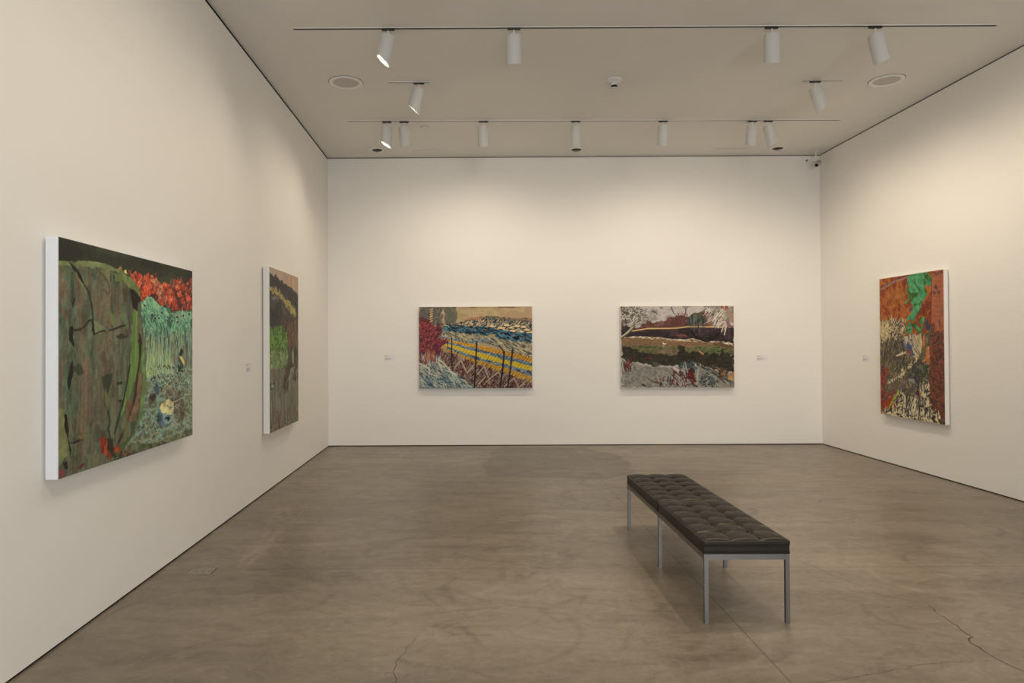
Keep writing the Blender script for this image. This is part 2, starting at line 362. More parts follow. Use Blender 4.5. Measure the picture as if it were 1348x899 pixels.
    s.poly([(45, 590), (80, 510), (85, 560), (60, 620)], (86, 108, 62), 1.5); s.poly([(70, 650), (95, 560), (100, 610), (75, 690)], (82, 104, 60), 1.5)
    s.poly([(160, 600), (215, 540), (140, 640), (50, 770), (0, 830), (0, 800), (60, 700)], (70, 84, 46), 1.5)
    # red leaves and details bottom left
    s.view = C
    s.poly([(140, 340), (185, 380), (190, 480), (205, 560), (225, 660), (200, 690), (140, 770)], (106, 108, 68), 1.2, var=.07)
    s.poly([(180, 400), (200, 395), (215, 500), (210, 560), (235, 640), (225, 690), (210, 600), (190, 520)], (32, 28, 26), 1.5)
    s.poly([(215, 600), (280, 570), (320, 572), (300, 585), (235, 605)], (34, 32, 26), 1.5)
    s.poly([(215, 240), (205, 150), (225, 50), (235, 20), (240, 140)], (32, 30, 26), 1.5, a=.9)
    s.poly([(270, 550), (345, 535), (330, 565), (290, 570)], (96, 98, 60), 1)
    s.poly([(240, 60), (310, 60), (330, 110), (280, 130), (240, 110)], (46, 48, 36), 4, a=.6)
    s.poly([(440, 130), (520, 120), (500, 200), (480, 300), (490, 420), (470, 350), (462, 250)], (44, 52, 38), 1.5, a=.7)
    s.poly([(468, 210), (485, 290), (480, 385), (466, 320)], (94, 100, 52), 1)
    s.line([(490, 380), (500, 450), (490, 500), (500, 560), (540, 700)], 3, (40, 40, 32))
    s.line([(582, 350), (560, 440), (535, 530)], 4, (50, 56, 40))
    s.camo(s.mask([(420, 600), (470, 560), (480, 620), (520, 640), (570, 600), (560, 680), (500, 720), (430, 670)], 5, 5), [(128, 48, 30), (104, 40, 28), (150, 66, 40)], 8)
    s.poly([(480, 560), (520, 560), (530, 690), (480, 650)], (52, 44, 32), 2)
    s.poly([(140, 790), (160, 770), (200, 800), (170, 840), (145, 840)], (124, 60, 56), 2, a=.8); s.poly([(265, 770), (330, 740), (300, 780)], (96, 40, 46), 1.5)
    s.poly([(175, 740), (205, 730), (210, 780), (190, 780)], (38, 34, 30), 1.5)
    for p in ([(315, 0), (318, 200), (320, 400), (315, 500), (300, 700)], [(345, 20), (350, 330), (340, 480)], [(155, 20), (165, 160)], [(520, 150), (540, 300), (520, 420)]):
        s.line(p, 2.6, (130, 60, 42), .6)
    # stones, twigs, dots
    s.view = D
    s.poly([(318, 460), (345, 420), (385, 400), (412, 420), (418, 460), (410, 500), (380, 520), (350, 510), (325, 490)], (186, 172, 112), 1.5, var=.1)
    s.poly([(325, 490), (360, 510), (410, 500), (412, 560), (370, 590), (325, 612), (298, 560), (300, 500), (315, 470)], (68, 86, 92), 1.5, var=.15)
    s.poly([(335, 500), (365, 490), (385, 520), (410, 505), (405, 550), (360, 570), (345, 540)], (120, 142, 128), 1.5)
    s.poly([(350, 540), (370, 515), (400, 530), (380, 550)], (36, 44, 56), 1.5); s.poly([(360, 440), (385, 450), (415, 440), (390, 470)], (104, 108, 86), 2)
    s.line([(320, 612), (370, 600), (415, 575)], 2.5, (122, 140, 104))
    s.poly([(455, 150), (445, 110), (470, 95), (490, 130), (480, 200)], (60, 76, 66), 1); s.poly([(455, 105), (470, 98), (488, 130), (488, 165), (470, 130)], (196, 170, 90), .8)
    s.poly([(468, 40), (480, 60), (470, 95), (450, 90)], (44, 34, 26), 1); s.poly([(440, 160), (470, 180), (490, 210), (450, 215)], (40, 46, 40), 2)
    s.poly([(275, 320), (300, 295), (325, 310), (310, 370), (285, 350)], (66, 82, 82), 2); s.poly([(250, 360), (285, 355), (280, 410), (245, 400)], (56, 44, 40), 2)
    tw = s.mask([(250, 200), (560, 180), (560, 600), (400, 600), (340, 330)])
    s.dabs(tw, 130, 30, 1.1, .5, [(170, 172, 140), (142, 156, 128), (150, 128, 98)], .6, .2, a=.85)
    s.dabs(s.mask([(200, 560), (480, 560), (480, 680), (150, 740)]), 60, 18, 1.2, -.3, [(150, 142, 104), (128, 110, 84)], .5, .2)
    s.dabs(s.mask([(220, 180), (430, 150), (540, 300), (300, 330)]), 130, 4, 2, .6, [(46, 52, 48), (34, 40, 36), (150, 180, 156)], .5)
    s.dabs(s.mask([(210, 480), (330, 480), (330, 650), (160, 680)]), 110, 3, 1.8, .6, [(50, 58, 50), (60, 66, 58), (128, 164, 150)], .5)
    s.dabs(s.mask([(30, 760), (110, 760), (110, 800), (20, 800)]), 20, 5, 2.4, .3, [(110, 28, 28), (60, 30, 26)], .5)
    return s

def paint_ridge():
    s = Canvas(230, 300, [(354.3, 351.2), (392, 364.2), (393.1, 554), (355.1, 570.6)], 5); PI = math.pi
    E = (340, 345, 7.82); F = (340, 460, 7.82); al = np.ones((s.h, s.w), bool)
    s.camo(al, [(168, 140, 110), (180, 152, 122), (172, 146, 120)], 30, 60, soft=1)
    s.view = E
    s.line([(333, 120), (335, 200), (340, 260)], 8, (190, 110, 74), .8); s.line([(180, 80), (185, 140)], 3, (196, 130, 90), .6)
    rd = s.mask([(110, 108), (135, 130), (170, 135), (205, 160), (215, 190), (245, 180), (250, 205), (290, 225), (340, 265), (410, 320), (410, 1000), (100, 1000)], 2, 8)
    s.camo(rd, [(72, 66, 62), (80, 74, 68), (66, 62, 60)], 40, 20, soft=1)
    for p in ([(120, 200), (200, 250), (300, 330), (405, 450)], [(150, 190), (260, 260), (400, 370)]): s.line(p, 3, (58, 54, 54), .8)
    s.camo(s.mask([(110, 245), (160, 245), (190, 275), (240, 330), (280, 380), (320, 400), (380, 470), (395, 540), (380, 565), (340, 540), (300, 495), (270, 440), (230, 380), (190, 345), (150, 330), (110, 290)], 3, 6), [(150, 128, 72), (176, 154, 86), (166, 140, 78), (120, 106, 70)], 14, 10)
    s.poly([(330, 430), (360, 445), (385, 480), (360, 470)], (96, 122, 58), 1.5)
    s.camo(s.mask([(110, 300), (150, 345), (200, 350), (240, 390), (280, 470), (330, 540), (410, 580), (410, 700), (110, 700)], 3), [(82, 80, 66), (74, 70, 60), (92, 90, 72), (66, 62, 56)], 26, 26)
    s.camo(s.mask([(110, 470), (180, 480), (260, 540), (240, 660), (110, 660)], 3), [(64, 58, 54), (72, 64, 58)], 30, 20)
    s.line([(150, 540), (215, 570), (225, 650)], 2.5, (50, 46, 42)); s.poly([(130, 370), (160, 345), (210, 350), (200, 380), (150, 385)], (112, 112, 104), 2)
    dead = s.mask([(240, 560), (410, 580), (410, 1000), (280, 1000)], 3)
    s.camo(dead, [(84, 72, 56), (100, 84, 62), (70, 60, 52)], 8, 30)
    s.dabs(dead, 300, 22, 2, PI/2+.1, [(128, 92, 58), (70, 58, 50), (150, 130, 96), (152, 74, 46), (88, 84, 62)], .25)
    bush = s.mask([(110, 670), (170, 660), (250, 665), (290, 720), (295, 830), (280, 1000), (110, 1000)], 3)
    s.camo(bush, [(76, 106, 46), (96, 132, 56), (116, 152, 66), (90, 128, 54)], 14, 10)
    s.dabs(bush, 110, 6, 2.2, .4, [(58, 70, 40), (140, 166, 84), (112, 48, 36), (66, 86, 48)], .6)
    s.view = F
    mid = s.mask([(110, -140), (250, -110), (300, -40), (410, -60), (410, 420), (110, 420)])
    gr = s.mask([(110, 20), (180, 0), (300, 10), (320, 120), (260, 180), (170, 260), (150, 330), (110, 340)], 4)
    s.camo(mid & ~bush, [(92, 88, 66), (104, 104, 74), (80, 74, 62)], 12, 20)
    s.camo(gr, [(112, 128, 76), (136, 154, 92), (92, 106, 70), (150, 162, 104)], 8, 8)
    s.dabs(gr, 160, 7, 2, -.6, [(148, 168, 100), (70, 80, 66), (120, 146, 84), (86, 74, 64)], .8)
    lo = s.mask([(110, 200), (230, 190), (410, 180), (410, 760), (110, 900)], 4)
    s.camo(lo, [(112, 104, 84), (126, 118, 96), (98, 92, 74), (118, 112, 96), (138, 128, 108)], 7, 50, soft=.8)
    for p, c in (([(310, -20), (330, 100), (360, 200), (330, 260), (310, 370), (250, 380), (265, 280), (300, 150)], (80, 66, 56)), ([(365, 0), (400, 0), (405, 300), (370, 330), (350, 330), (380, 180)], (84, 70, 58))): s.poly(p, c, 3, var=.1)
    s.poly([(345, 0), (362, 20), (362, 130), (350, 150)], (140, 152, 106), 1.5); s.poly([(340, 180), (360, 185), (330, 310), (300, 330)], (128, 140, 104), 1.5)
    s.poly([(385, 240), (405, 150), (400, 280)], (132, 144, 110), 1)
    s.dabs(lo, 260, 30, 1.6, PI/2, [(94, 88, 70), (142, 134, 112), (84, 80, 66), (120, 118, 100)], .08, a=.7)
    s.dabs(s.mask([(120, 330), (160, 330), (160, 410), (120, 400)]), 20, 6, 3, .4, [(48, 52, 56), (150, 160, 130)], .5)
    s.dabs(s.mask([(240, 350), (320, 350), (280, 450), (220, 480)]), 30, 8, 2.4, 2, [(66, 60, 52)], .5)
    s.dabs(s.mask([(110, 220), (400, 220), (400, 420), (110, 420)]), 26, 3, 2.4, 0, [(150, 56, 44)], .5)
    s.dabs(s.mask([(110, 640), (400, 600), (400, 760), (110, 860)]), 70, 5, 2.8, .4, [(164, 62, 46), (136, 52, 44), (84, 98, 66), (74, 70, 62)], .6)
    s.dabs(s.mask([(110, 800), (300, 760), (200, 860)]), 40, 7, 2.6, .4, [(84, 62, 48), (150, 120, 90)], .6)
    return s

def paint_fields():
    s = Canvas(360, 260, [(550.8, 404), (699.7, 403.3), (701.2, 510.7), (552.5, 511.6)], 7); PI = math.pi
    O = (540, 390, 6.423); al = np.ones((s.h, s.w), bool); s.view = O
    s.camo(al, [(164, 136, 94), (174, 148, 100), (180, 154, 104), (168, 136, 98)], 50, 26, soft=1)
    # grey trees top left
    t = s.mask([(72, 92), (385, 92), (395, 130), (390, 205), (330, 240), (200, 250), (72, 200)], 2)
    s.camo(t, [(96, 92, 84), (84, 84, 76), (106, 98, 84)], 14, 40)
    s.camo(s.mask([(250, 92), (300, 95), (275, 130), (300, 160), (285, 240), (262, 200), (268, 130)], 3), [(196, 156, 108), (150, 124, 96)], 10)
    s.camo(s.mask([(305, 100), (385, 100), (390, 200), (330, 220), (300, 180)], 2), [(104, 100, 78), (92, 94, 72), (112, 104, 84)], 20)
    for k in range(6):
        y = 108+k*20; s.poly([(160, y+6), (190, y-6), (190, y+4), (165, y+13)], (206, 156, 92), .8)
    for k in range(8): s.dabs(s.mask([(200+k*9, 100), (206+k*9, 100), (206+k*9, 230), (200+k*9, 230)]), 5, 10, 2, 1.5, [(168, 136, 98), (72, 74, 70)], .3, a=.6)
    s.line([(72, 95), (240, 97), (390, 96)], 2, (90, 70, 60), .7); s.line([(500, 93), (555, 94)], 2, (110, 70, 60)); s.line([(740, 92), (878, 93)], 2.4, (96, 60, 56))
    # distant hill and speckled fields
    s.poly([(400, 215), (480, 190), (560, 175), (640, 165), (760, 175), (860, 190), (1030, 185), (1030, 240), (400, 240)], (168, 112, 80), 1.5, var=.08)
    sp = s.mask([(370, 225), (450, 205), (600, 200), (640, 170), (730, 170), (850, 195), (1030, 210), (1030, 330), (920, 310), (730, 280), (500, 265), (360, 255)], 2)
    s.camo(sp, [(96, 92, 78), (120, 104, 84), (76, 80, 74), (134, 114, 86)], 6, 4)
    s.dabs(s.mask([(640, 168), (1030, 190), (1030, 230), (600, 215)]), 260, 5, 1.6, .4, [(70, 76, 70), (150, 120, 92), (58, 64, 56), (128, 86, 66), (88, 104, 72)], .6)
    s.dabs(s.mask([(390, 215), (640, 205), (1030, 225), (1030, 310), (700, 270), (380, 250)]), 520, 7, 2.6, -.6, [(204, 174, 122), (36, 40, 44), (34, 44, 52), (190, 156, 112), (112, 124, 126)], .5)
    for x, y in [(770, 265), (800, 285), (860, 262), (870, 290), (935, 295), (900, 250), (960, 255), (1010, 300), (820, 240), (985, 280), (740, 285), (700, 250)]:
        s.poly([(x-34, y+8), (x-6, y-9), (x+30, y+6), (x+8, y+13)], (210, 180, 122), 1, 4)
        s.line([(x-34, y+14), (x+10, y+18), (x+34, y+12)], 2.2, (32, 36, 42))
    # dark blue belt
    bl = s.mask([(272, 250), (340, 248), (500, 258), (640, 258), (740, 280), (860, 300), (960, 305), (1030, 330), (1030, 395), (930, 385), (850, 370), (740, 360), (720, 330), (640, 335), (560, 320), (440, 310), (330, 300), (272, 290)], 2)
    s.camo(bl, [(24, 28, 38), (40, 62, 78), (70, 112, 122), (30, 40, 54), (84, 130, 134)], 18, 6, .35, soft=.2)
    s.dabs(bl, 240, 16, 2.6, .35, [(78, 128, 134), (22, 26, 34), (60, 96, 112), (26, 34, 44)], .35)
    s.camo(s.mask([(725, 315), (800, 300), (940, 350), (920, 385), (760, 360)], 2), [(28, 36, 48), (70, 106, 122), (84, 124, 138), (24, 28, 34)], 24, 6, .6)
    for x, y in [(515, 275), (870, 315), (960, 350), (985, 385), (640, 285)]: s.poly([(x-6, y), (x, y-6), (x+6, y+2), (x, y+7)], (176, 62, 58), .5)
    s.poly([(640, 340), (690, 320), (722, 320), (715, 350), (650, 352)], (160, 136, 84), 2)
    s.line([(310, 240), (390, 245), (440, 252)], 3, (40, 38, 38))
    # pale stubble belt
    st = s.mask([(255, 310), (340, 302), (560, 322), (740, 362), (1030, 395), (1030, 520), (860, 470), (640, 400), (400, 370), (240, 350)], 2)
    s.camo(st, [(120, 112, 84), (150, 136, 102), (128, 124, 98), (98, 98, 80)], 8, 6)
    s.dabs(st, 620, 14, 2.4, lambda u, v: .9 if u < .5 else .55, [(176, 156, 116), (86, 86, 70), (196, 170, 126), (70, 76, 70), (140, 132, 104)], .25)
    s.camo(s.mask([(240, 330), (300, 345), (420, 370), (470, 400), (600, 430), (700, 450), (560, 410), (480, 395), (560, 370), (660, 360), (640, 385), (500, 400), (420, 390), (240, 345)], 2), [(96, 118, 130), (132, 146, 146), (70, 92, 112)], 8, 5)
    # yellow bands
    def band(top, bot, cols, nd=0, dc=()):
        m = s.mask(top+bot[::-1], 1)
        s.camo(m, cols, 12, 5, .3)
        if nd: s.dabs(m, nd, 8, 2.2, .35, dc, .3)
        return m
    band([(235, 345), (330, 370), (560, 410), (800, 465), (1030, 525)], [(300, 400), (330, 460), (560, 570), (800, 640), (1030, 720)], [(104, 128, 138), (68, 92, 112), (140, 154, 146), (52, 70, 92)], 240, [(150, 162, 152), (48, 66, 88), (96, 124, 134)])
    band([(240, 350), (330, 368), (560, 408), (800, 460), (1030, 522)], [(240, 365), (330, 388), (560, 440), (800, 500), (1030, 562)], [(196, 138, 36), (182, 120, 24), (206, 152, 44)])
    band([(280, 395), (330, 405), (560, 468), (800, 535), (1030, 590)], [(280, 415), (330, 432), (560, 510), (800, 575), (1030, 635)], [(206, 172, 36), (192, 160, 40), (212, 180, 30)])
    band([(265, 435), (330, 452), (560, 535), (800, 600), (1030, 680)], [(265, 452), (350, 480), (560, 575), (800, 650), (1030, 730)], [(186, 138, 40), (176, 126, 34), (196, 148, 48)])
    # maroon lattice below
    lat = s.mask([(262, 460), (350, 478), (560, 572), (800, 650), (1032, 732), (1034, 775), (540, 775), (430, 690), (250, 560)], 1)
    s.camo(lat, [(124, 104, 88), (98, 70, 62), (136, 116, 96), (84, 50, 46)], 5, 5)
    s.dabs(lat, 620, 10, 2.2, -.95, [(160, 138, 112), (78, 26, 26), (88, 34, 32), (148, 126, 104)], .12)
    s.dabs(lat, 150, 6, 3, .9, [(70, 20, 22), (84, 28, 26)], .4)
    for (x0, y0, x1, y1) in [(570, 660, 630, 590), (625, 590, 665, 690), (650, 720, 745, 640), (750, 640, 780, 700), (580, 740, 640, 680), (880, 690, 920, 770), (800, 760, 880, 690), (380, 600, 430, 540), (430, 540, 470, 620), (930, 760, 1000, 700), (480, 650, 540, 580)]:
        s.line([(x0, y0), (x1, y1)], 4, (168, 146, 118))
    for x0 in range(330, 1060, 27):
        for seg in ([(x0, 375+(x0-330)*.2), (x0-75, 375+(x0-330)*.2+100)],):
            s.line(seg, 1, (58, 46, 36), .5)
    for k in range(22):
        x0 = 700+k*26; s.line([(x0, 470), (x0-230, 775)], 1.1, (40, 30, 28), .55)
    # red shrub
    rs = s.mask([(72, 165), (110, 185), (150, 205), (170, 235), (205, 250), (225, 290), (222, 230), (245, 240), (272, 270), (262, 310), (235, 355), (325, 380), (290, 410), (262, 430), (268, 480), (235, 540), (190, 575), (72, 560)], 2)
    s.camo(rs, [(136, 50, 52), (104, 42, 52), (160, 68, 58), (62, 38, 54), (140, 56, 52)], 7, 7, .8)
    s.dabs(rs, 620, 7, 2, -.8, [(40, 36, 54), (176, 84, 68), (150, 56, 56), (112, 38, 48), (46, 40, 60)], .5)
    s.camo(s.mask([(190, 400), (262, 410), (265, 480), (230, 530), (190, 520)], 3), [(96, 40, 56), (70, 40, 62), (140, 48, 50)], 8)
    # pale grasses bottom left
    ga = s.mask([(72, 560), (120, 570), (240, 540), (300, 600), (400, 660), (480, 720), (560, 778), (76, 780)], 2)
    s.camo(ga, [(72, 96, 104), (108, 122, 114), (140, 142, 122), (52, 74, 88)], 8, 6, .5)
    s.dabs(s.mask([(76, 520), (240, 500), (300, 600), (250, 680), (76, 690)]), 150, 22, 2.2, -1.6, [(170, 172, 148), (190, 104, 52), (150, 48, 48), (120, 142, 140), (64, 82, 96), (182, 120, 70)], .3, .15)
    s.dabs(ga, 520, 20, 2, .75, [(186, 182, 150), (64, 88, 98), (154, 160, 140), (40, 60, 76), (170, 166, 136)], .25, .1)
    for p in ([(240, 530), (290, 570), (330, 620), (400, 670)], [(72, 560), (110, 585), (150, 610)], [(330, 600), (345, 640), (380, 690)], [(270, 600), (240, 560)], [(160, 600), (165, 660)]): s.line(p, 2.6, (196, 192, 160))
    # fence posts and wire
    for p, w in ([(350, 350), (352, 480), (356, 610)], 3), ([(318, 370), (318, 450)], 2), ([(563, 385), (556, 560), (545, 775)], 4.5), ([(795, 470), (785, 600), (762, 775)], 5.5), ([(865, 455), (850, 600), (826, 775)], 5), ([(752, 415), (792, 468)], 4):
        s.line(p, w, (34, 34, 44))
    s.poly([(782, 470), (800, 462), (800, 480), (786, 486)], (34, 34, 42), 1)
    s.line([(76, 775), (560, 775)], 3, (60, 80, 90), .5)
    return s

def paint_meadow():
    s = Canvas(360, 260, [(816.2, 403.4), (965.2, 402.5), (966.1, 510), (817.2, 511)], 9); PI = math.pi
    O = (805, 390, 6.423); al = np.ones((s.h, s.w), bool); s.view = O
    s.camo(al, [(140, 128, 116), (166, 152, 138), (180, 166, 150), (172, 160, 146)], 26, 18, soft=.9)
    sky = s.mask([(72, 85), (1030, 82), (1030, 240), (72, 280)])
    s.dabs(sky, 90, 16, 3, .2, [(190, 178, 160), (112, 104, 102), (150, 138, 126)], .8, .4, a=.6)
    for p in ([(500, 95), (515, 125), (528, 155)], [(345, 130), (375, 140), (385, 155)], [(625, 110), (622, 150)], [(410, 100), (430, 98)]): s.line(p, 4, (74, 68, 70), .9, taper=.5)
    s.camo(s.mask([(870, 85), (1030, 85), (1030, 230), (960, 200), (900, 150)], 3), [(130, 118, 100), (146, 132, 114), (158, 120, 100)], 20)
    # maroon ridge
    m = s.mask([(240, 260), (260, 230), (280, 235), (300, 200), (330, 212), (345, 225), (430, 210), (480, 180), (560, 168), (590, 158), (650, 175), (720, 150), (780, 125), (850, 160), (900, 200), (1030, 250), (1030, 300), (72, 300), (80, 270), (170, 275)], 2, 6)
    s.camo(m, [(96, 58, 50), (112, 70, 60), (84, 50, 46), (122, 82, 72)], 30, 14, soft=.8)
    s.camo(s.mask([(790, 130), (900, 160), (1000, 220), (1020, 270), (820, 250), (790, 180)], 3), [(130, 96, 92), (146, 112, 102), (112, 74, 68), (140, 92, 74)], 16, 20, soft=.6)
    s.dabs(s.mask([(560, 150), (640, 150), (640, 180), (560, 180)]), 16, 6, 2.4, -1.4, [(126, 70, 60), (100, 56, 50)], .3)
    # dark plain
    d = s.mask([(80, 230), (170, 270), (230, 285), (400, 278), (640, 262), (720, 260), (930, 268), (1030, 270), (1030, 400), (930, 385), (860, 380), (790, 388), (730, 370), (690, 358), (600, 365), (520, 362), (400, 350), (280, 345), (140, 345), (82, 350)], 1.5)
    s.camo(d, [(50, 38, 38), (62, 46, 46), (42, 34, 34), (74, 54, 54)], 34, 10, soft=.7)
    s.camo(s.mask([(700, 262), (1020, 268), (1020, 350), (900, 340), (860, 300), (720, 330)], 4), [(66, 50, 52), (84, 64, 70), (56, 42, 42)], 26, 20, a=.8, soft=.7)
    s.camo(s.mask([(530, 320), (620, 318), (640, 342), (560, 348)], 2), [(116, 68, 62), (96, 60, 58)], 20, 5)
    s.poly([(640, 285), (690, 300), (710, 335), (760, 360), (800, 388), (740, 372), (690, 340), (665, 310)], (34, 28, 26), 2)
    s.poly([(790, 350), (870, 330), (920, 300), (900, 350), (820, 388)], (42, 32, 32), 3)
    # yellow line
    for p in ([(165, 295), (200, 290), (250, 283), (300, 274), (450, 273), (550, 270), (640, 258), (720, 258), (930, 260)],):
        s.line(p, 4.2, (186, 146, 76)); s.line(p, 1.6, (214, 190, 140), .7)
    # tree
    t = s.mask([(640, 255), (632, 215), (645, 180), (680, 148), (720, 140), (765, 150), (795, 175), (803, 205), (790, 235), (770, 250), (755, 225), (738, 228), (735, 262), (725, 262), (722, 235), (690, 235), (660, 252)], 1)
    s.camo(t, [(62, 62, 54), (78, 80, 68), (54, 54, 48), (92, 86, 52), (88, 96, 92)], 6, 34, soft=.6)
    s.dabs(s.mask([(650, 180), (790, 180), (790, 230), (650, 230)]), 30, 24, 2, PI/2, [(108, 112, 106), (50, 50, 46)], .05, a=.6)
    s.line([(690, 160), (760, 155), (795, 190)], 6, (104, 88, 44), .6)
    # brown field
    b = s.mask([(80, 352), (280, 345), (400, 352), (520, 366), (690, 362), (790, 392), (930, 388), (1030, 402), (1030, 440), (850, 430), (600, 430), (300, 425), (85, 425)], 1.5)
    s.camo(b, [(120, 92, 62), (134, 100, 66), (110, 80, 54), (140, 104, 68)], 22, 8, soft=.7)
    s.camo(s.mask([(860, 385), (1030, 400), (1030, 440), (880, 430)], 2), [(104, 74, 52), (92, 62, 46)], 14, a=.8)
    for p in ([(150, 345), (280, 343), (350, 350), (400, 350), (500, 364), (530, 372)], [(520, 368), (600, 368), (680, 360), (740, 372), (780, 388)], [(940, 400), (985, 385), (1020, 405)]):
        s.line(p, 1.8, (196, 178, 142), .8); s.dabs(s.mask([(p[0][0], p[0][1]-3), (p[-1][0], p[-1][1]-3), (p[-1][0], p[-1][1]+5), (p[0][0], p[0][1]+5)]), 16, 7, 2, 0, [(210, 196, 160)], .3)
    s.dabs(s.mask([(430, 395), (470, 395), (470, 408), (430, 408)]), 5, 4, 3, 0, [(214, 200, 160)], .5)
    # olive belt
    g = s.mask([(82, 425), (180, 418), (400, 422), (620, 425), (850, 420), (1030, 435), (1030, 500), (560, 505), (400, 505), (200, 470)], 2)
    s.camo(g, [(88, 84, 52), (104, 96, 60), (116, 104, 68), (84, 88, 54), (122, 100, 72)], 14, 8)
    s.camo(s.mask([(160, 418), (380, 422), (370, 440), (220, 438)], 2), [(58, 84, 46), (84, 92, 52), (100, 96, 58)], 12, 5)
    s.camo(s.mask([(690, 425), (960, 430), (980, 480), (880, 490), (820, 460), (700, 450)], 3), [(70, 92, 56), (98, 102, 58), (122, 116, 66), (60, 70, 44)], 12, 6)
    s.camo(s.mask([(380, 450), (540, 445), (550, 500), (440, 500)], 3), [(112, 92, 66), (130, 108, 80), (96, 84, 60)], 12)
    # dark shrub belt
    k = s.mask([(80, 418), (140, 430), (200, 450), (260, 480), (360, 490), (520, 495), (555, 490), (560, 440), (590, 415), (615, 425), (625, 470), (700, 470), (780, 470), (850, 480), (1030, 490), (1030, 640), (940, 620), (800, 590), (620, 570), (480, 590), (330, 580), (230, 560), (120, 560), (80, 520)], 4)
    s.camo(k, [(44, 40, 30), (56, 48, 36), (38, 34, 28), (66, 56, 42), (48, 48, 36)], 12, 10)
    s.dabs(k, 330, 6, 2, -1.2, [(34, 32, 28), (78, 66, 48), (58, 60, 44), (92, 72, 50)], .8, a=.7)
    s.poly([(730, 460), (745, 455), (780, 475), (770, 500), (745, 480)], (160, 118, 76), 1.5); s.dabs(s.mask([(310, 500), (335, 500), (335, 530), (310, 530)]), 4, 6, 2, 1, [(140, 44, 34)])
    s.camo(s.mask([(340, 545), (400, 560), (430, 590), (340, 600)], 2), [(84, 80, 64), (70, 66, 54)], 10)
    # pale foreground
    f = s.mask([(82, 520), (130, 560), (220, 575), (330, 590), (440, 600), (520, 610), (560, 640), (700, 600), (760, 590), (860, 640), (1034, 720), (1034, 770), (84, 770)], 3)
    s.camo(f, [(112, 108, 96), (128, 120, 106), (140, 132, 116), (120, 114, 102)], 18, 14, soft=.8)
    s.dabs(f, 300, 12, 1.6, -.9, [(150, 144, 128), (98, 98, 86), (84, 88, 78), (156, 146, 126)], .9, .5, a=.7)
    for p in ([(200, 560), (240, 575), (270, 588), (330, 580), (340, 600)], [(90, 520), (120, 560), (160, 580)], [(400, 600), (480, 592), (560, 600)], [(420, 680), (450, 640), (480, 650)]): s.line(p, 2, (160, 146, 122))
    s.camo(s.mask([(560, 600), (600, 545), (640, 530), (690, 560), (720, 600), (700, 650), (600, 650)], 4), [(48, 54, 52), (62, 72, 70), (34, 36, 36), (84, 96, 92)], 8)
    s.dabs(s.mask([(560, 600), (640, 530), (720, 600), (680, 650)]), 50, 10, 2, 2.4, [(98, 110, 104), (28, 30, 32), (72, 88, 86)], .5)
    rd = s.mask([(390, 740), (430, 710), (520, 690), (540, 650), (600, 640), (700, 650), (730, 700), (760, 770), (390, 770)], 3)
    s.dabs(rd, 150, 20, 3, -1.9, [(92, 26, 26), (40, 30, 32), (112, 34, 30), (160, 150, 134), (52, 46, 48), (150, 144, 130)], .45, .15)
    s.dabs(s.mask([(640, 640), (700, 650), (700, 720), (640, 720)]), 24, 12, 4, -1.7, [(96, 28, 26)], .3)
    s.dabs(s.mask([(90, 600), (180, 600), (170, 640), (100, 640)]), 40, 14, 2.6, -1.5, [(112, 34, 32), (72, 26, 28), (150, 146, 130), (54, 56, 54)], .3)
    s.dabs(s.mask([(120, 540), (150, 530), (180, 590), (120, 600)]), 14, 12, 2.2, -1.4, [(112, 30, 30)], .3)
    s.camo(s.mask([(780, 660), (820, 650), (860, 690), (900, 720), (870, 760), (780, 765), (740, 740)], 4), [(44, 50, 50), (150, 142, 124), (36, 64, 72), (84, 84, 76)], 8)
    s.dabs(s.mask([(700, 560), (860, 580), (1000, 690), (940, 710), (760, 600)]), 70, 26, 2, .55, [(120, 108, 80), (60, 62, 52), (96, 92, 70), (48, 44, 36)], .15)
    s.camo(s.mask([(880, 600), (980, 610), (980, 680), (900, 690)], 4), [(84, 66, 48), (60, 50, 40), (130, 96, 64)], 8)
    s.poly([(980, 690), (1000, 650), (1032, 630), (1032, 718), (985, 705)], (170, 128, 78), 2, var=.07)
    s.poly([(250, 735), (275, 740), (300, 768), (262, 760)], (54, 60, 46), 1.5); s.poly([(935, 765), (955, 730), (960, 750)], (150, 116, 46), 1)
    # branches
    br = s.mask([(76, 85), (240, 85), (260, 150), (250, 230), (150, 260), (76, 240)], 4)
    s.camo(br, [(112, 102, 84), (138, 126, 108), (92, 84, 68), (160, 148, 130)], 7)
    s.dabs(br, 240, 9, 2, -.7, [(184, 172, 150), (80, 72, 58), (196, 184, 164), (64, 58, 50)], .8)
    s.line([(80, 350), (120, 320), (160, 280), (190, 250)], 9, (120, 108, 82)); s.line([(80, 345), (130, 308), (175, 262)], 2.5, (190, 178, 150)); s.line([(85, 355), (150, 315), (195, 262)], 2.5, (58, 50, 40))
    s.dabs(s.mask([(800, 90), (960, 90), (980, 260), (860, 210)]), 100, 20, 2, 2.3, [(196, 184, 162), (150, 134, 114), (178, 164, 142), (70, 56, 54)], .35)
    for p in ([(950, 95), (900, 150), (850, 215)], [(880, 180), (870, 240)], [(900, 200), (900, 262), (898, 268)], [(960, 215), (935, 270), (925, 300)], [(965, 230), (955, 290), (950, 325)], [(800, 95), (840, 130)], [(940, 130), (900, 170)], [(900, 250), (950, 215)]): s.line(p, 3, (196, 184, 160))
    s.dabs(s.mask([(920, 85), (975, 85), (975, 105), (930, 105)]), 10, 7, 3, .2, [(150, 60, 46)], .4)
    return s

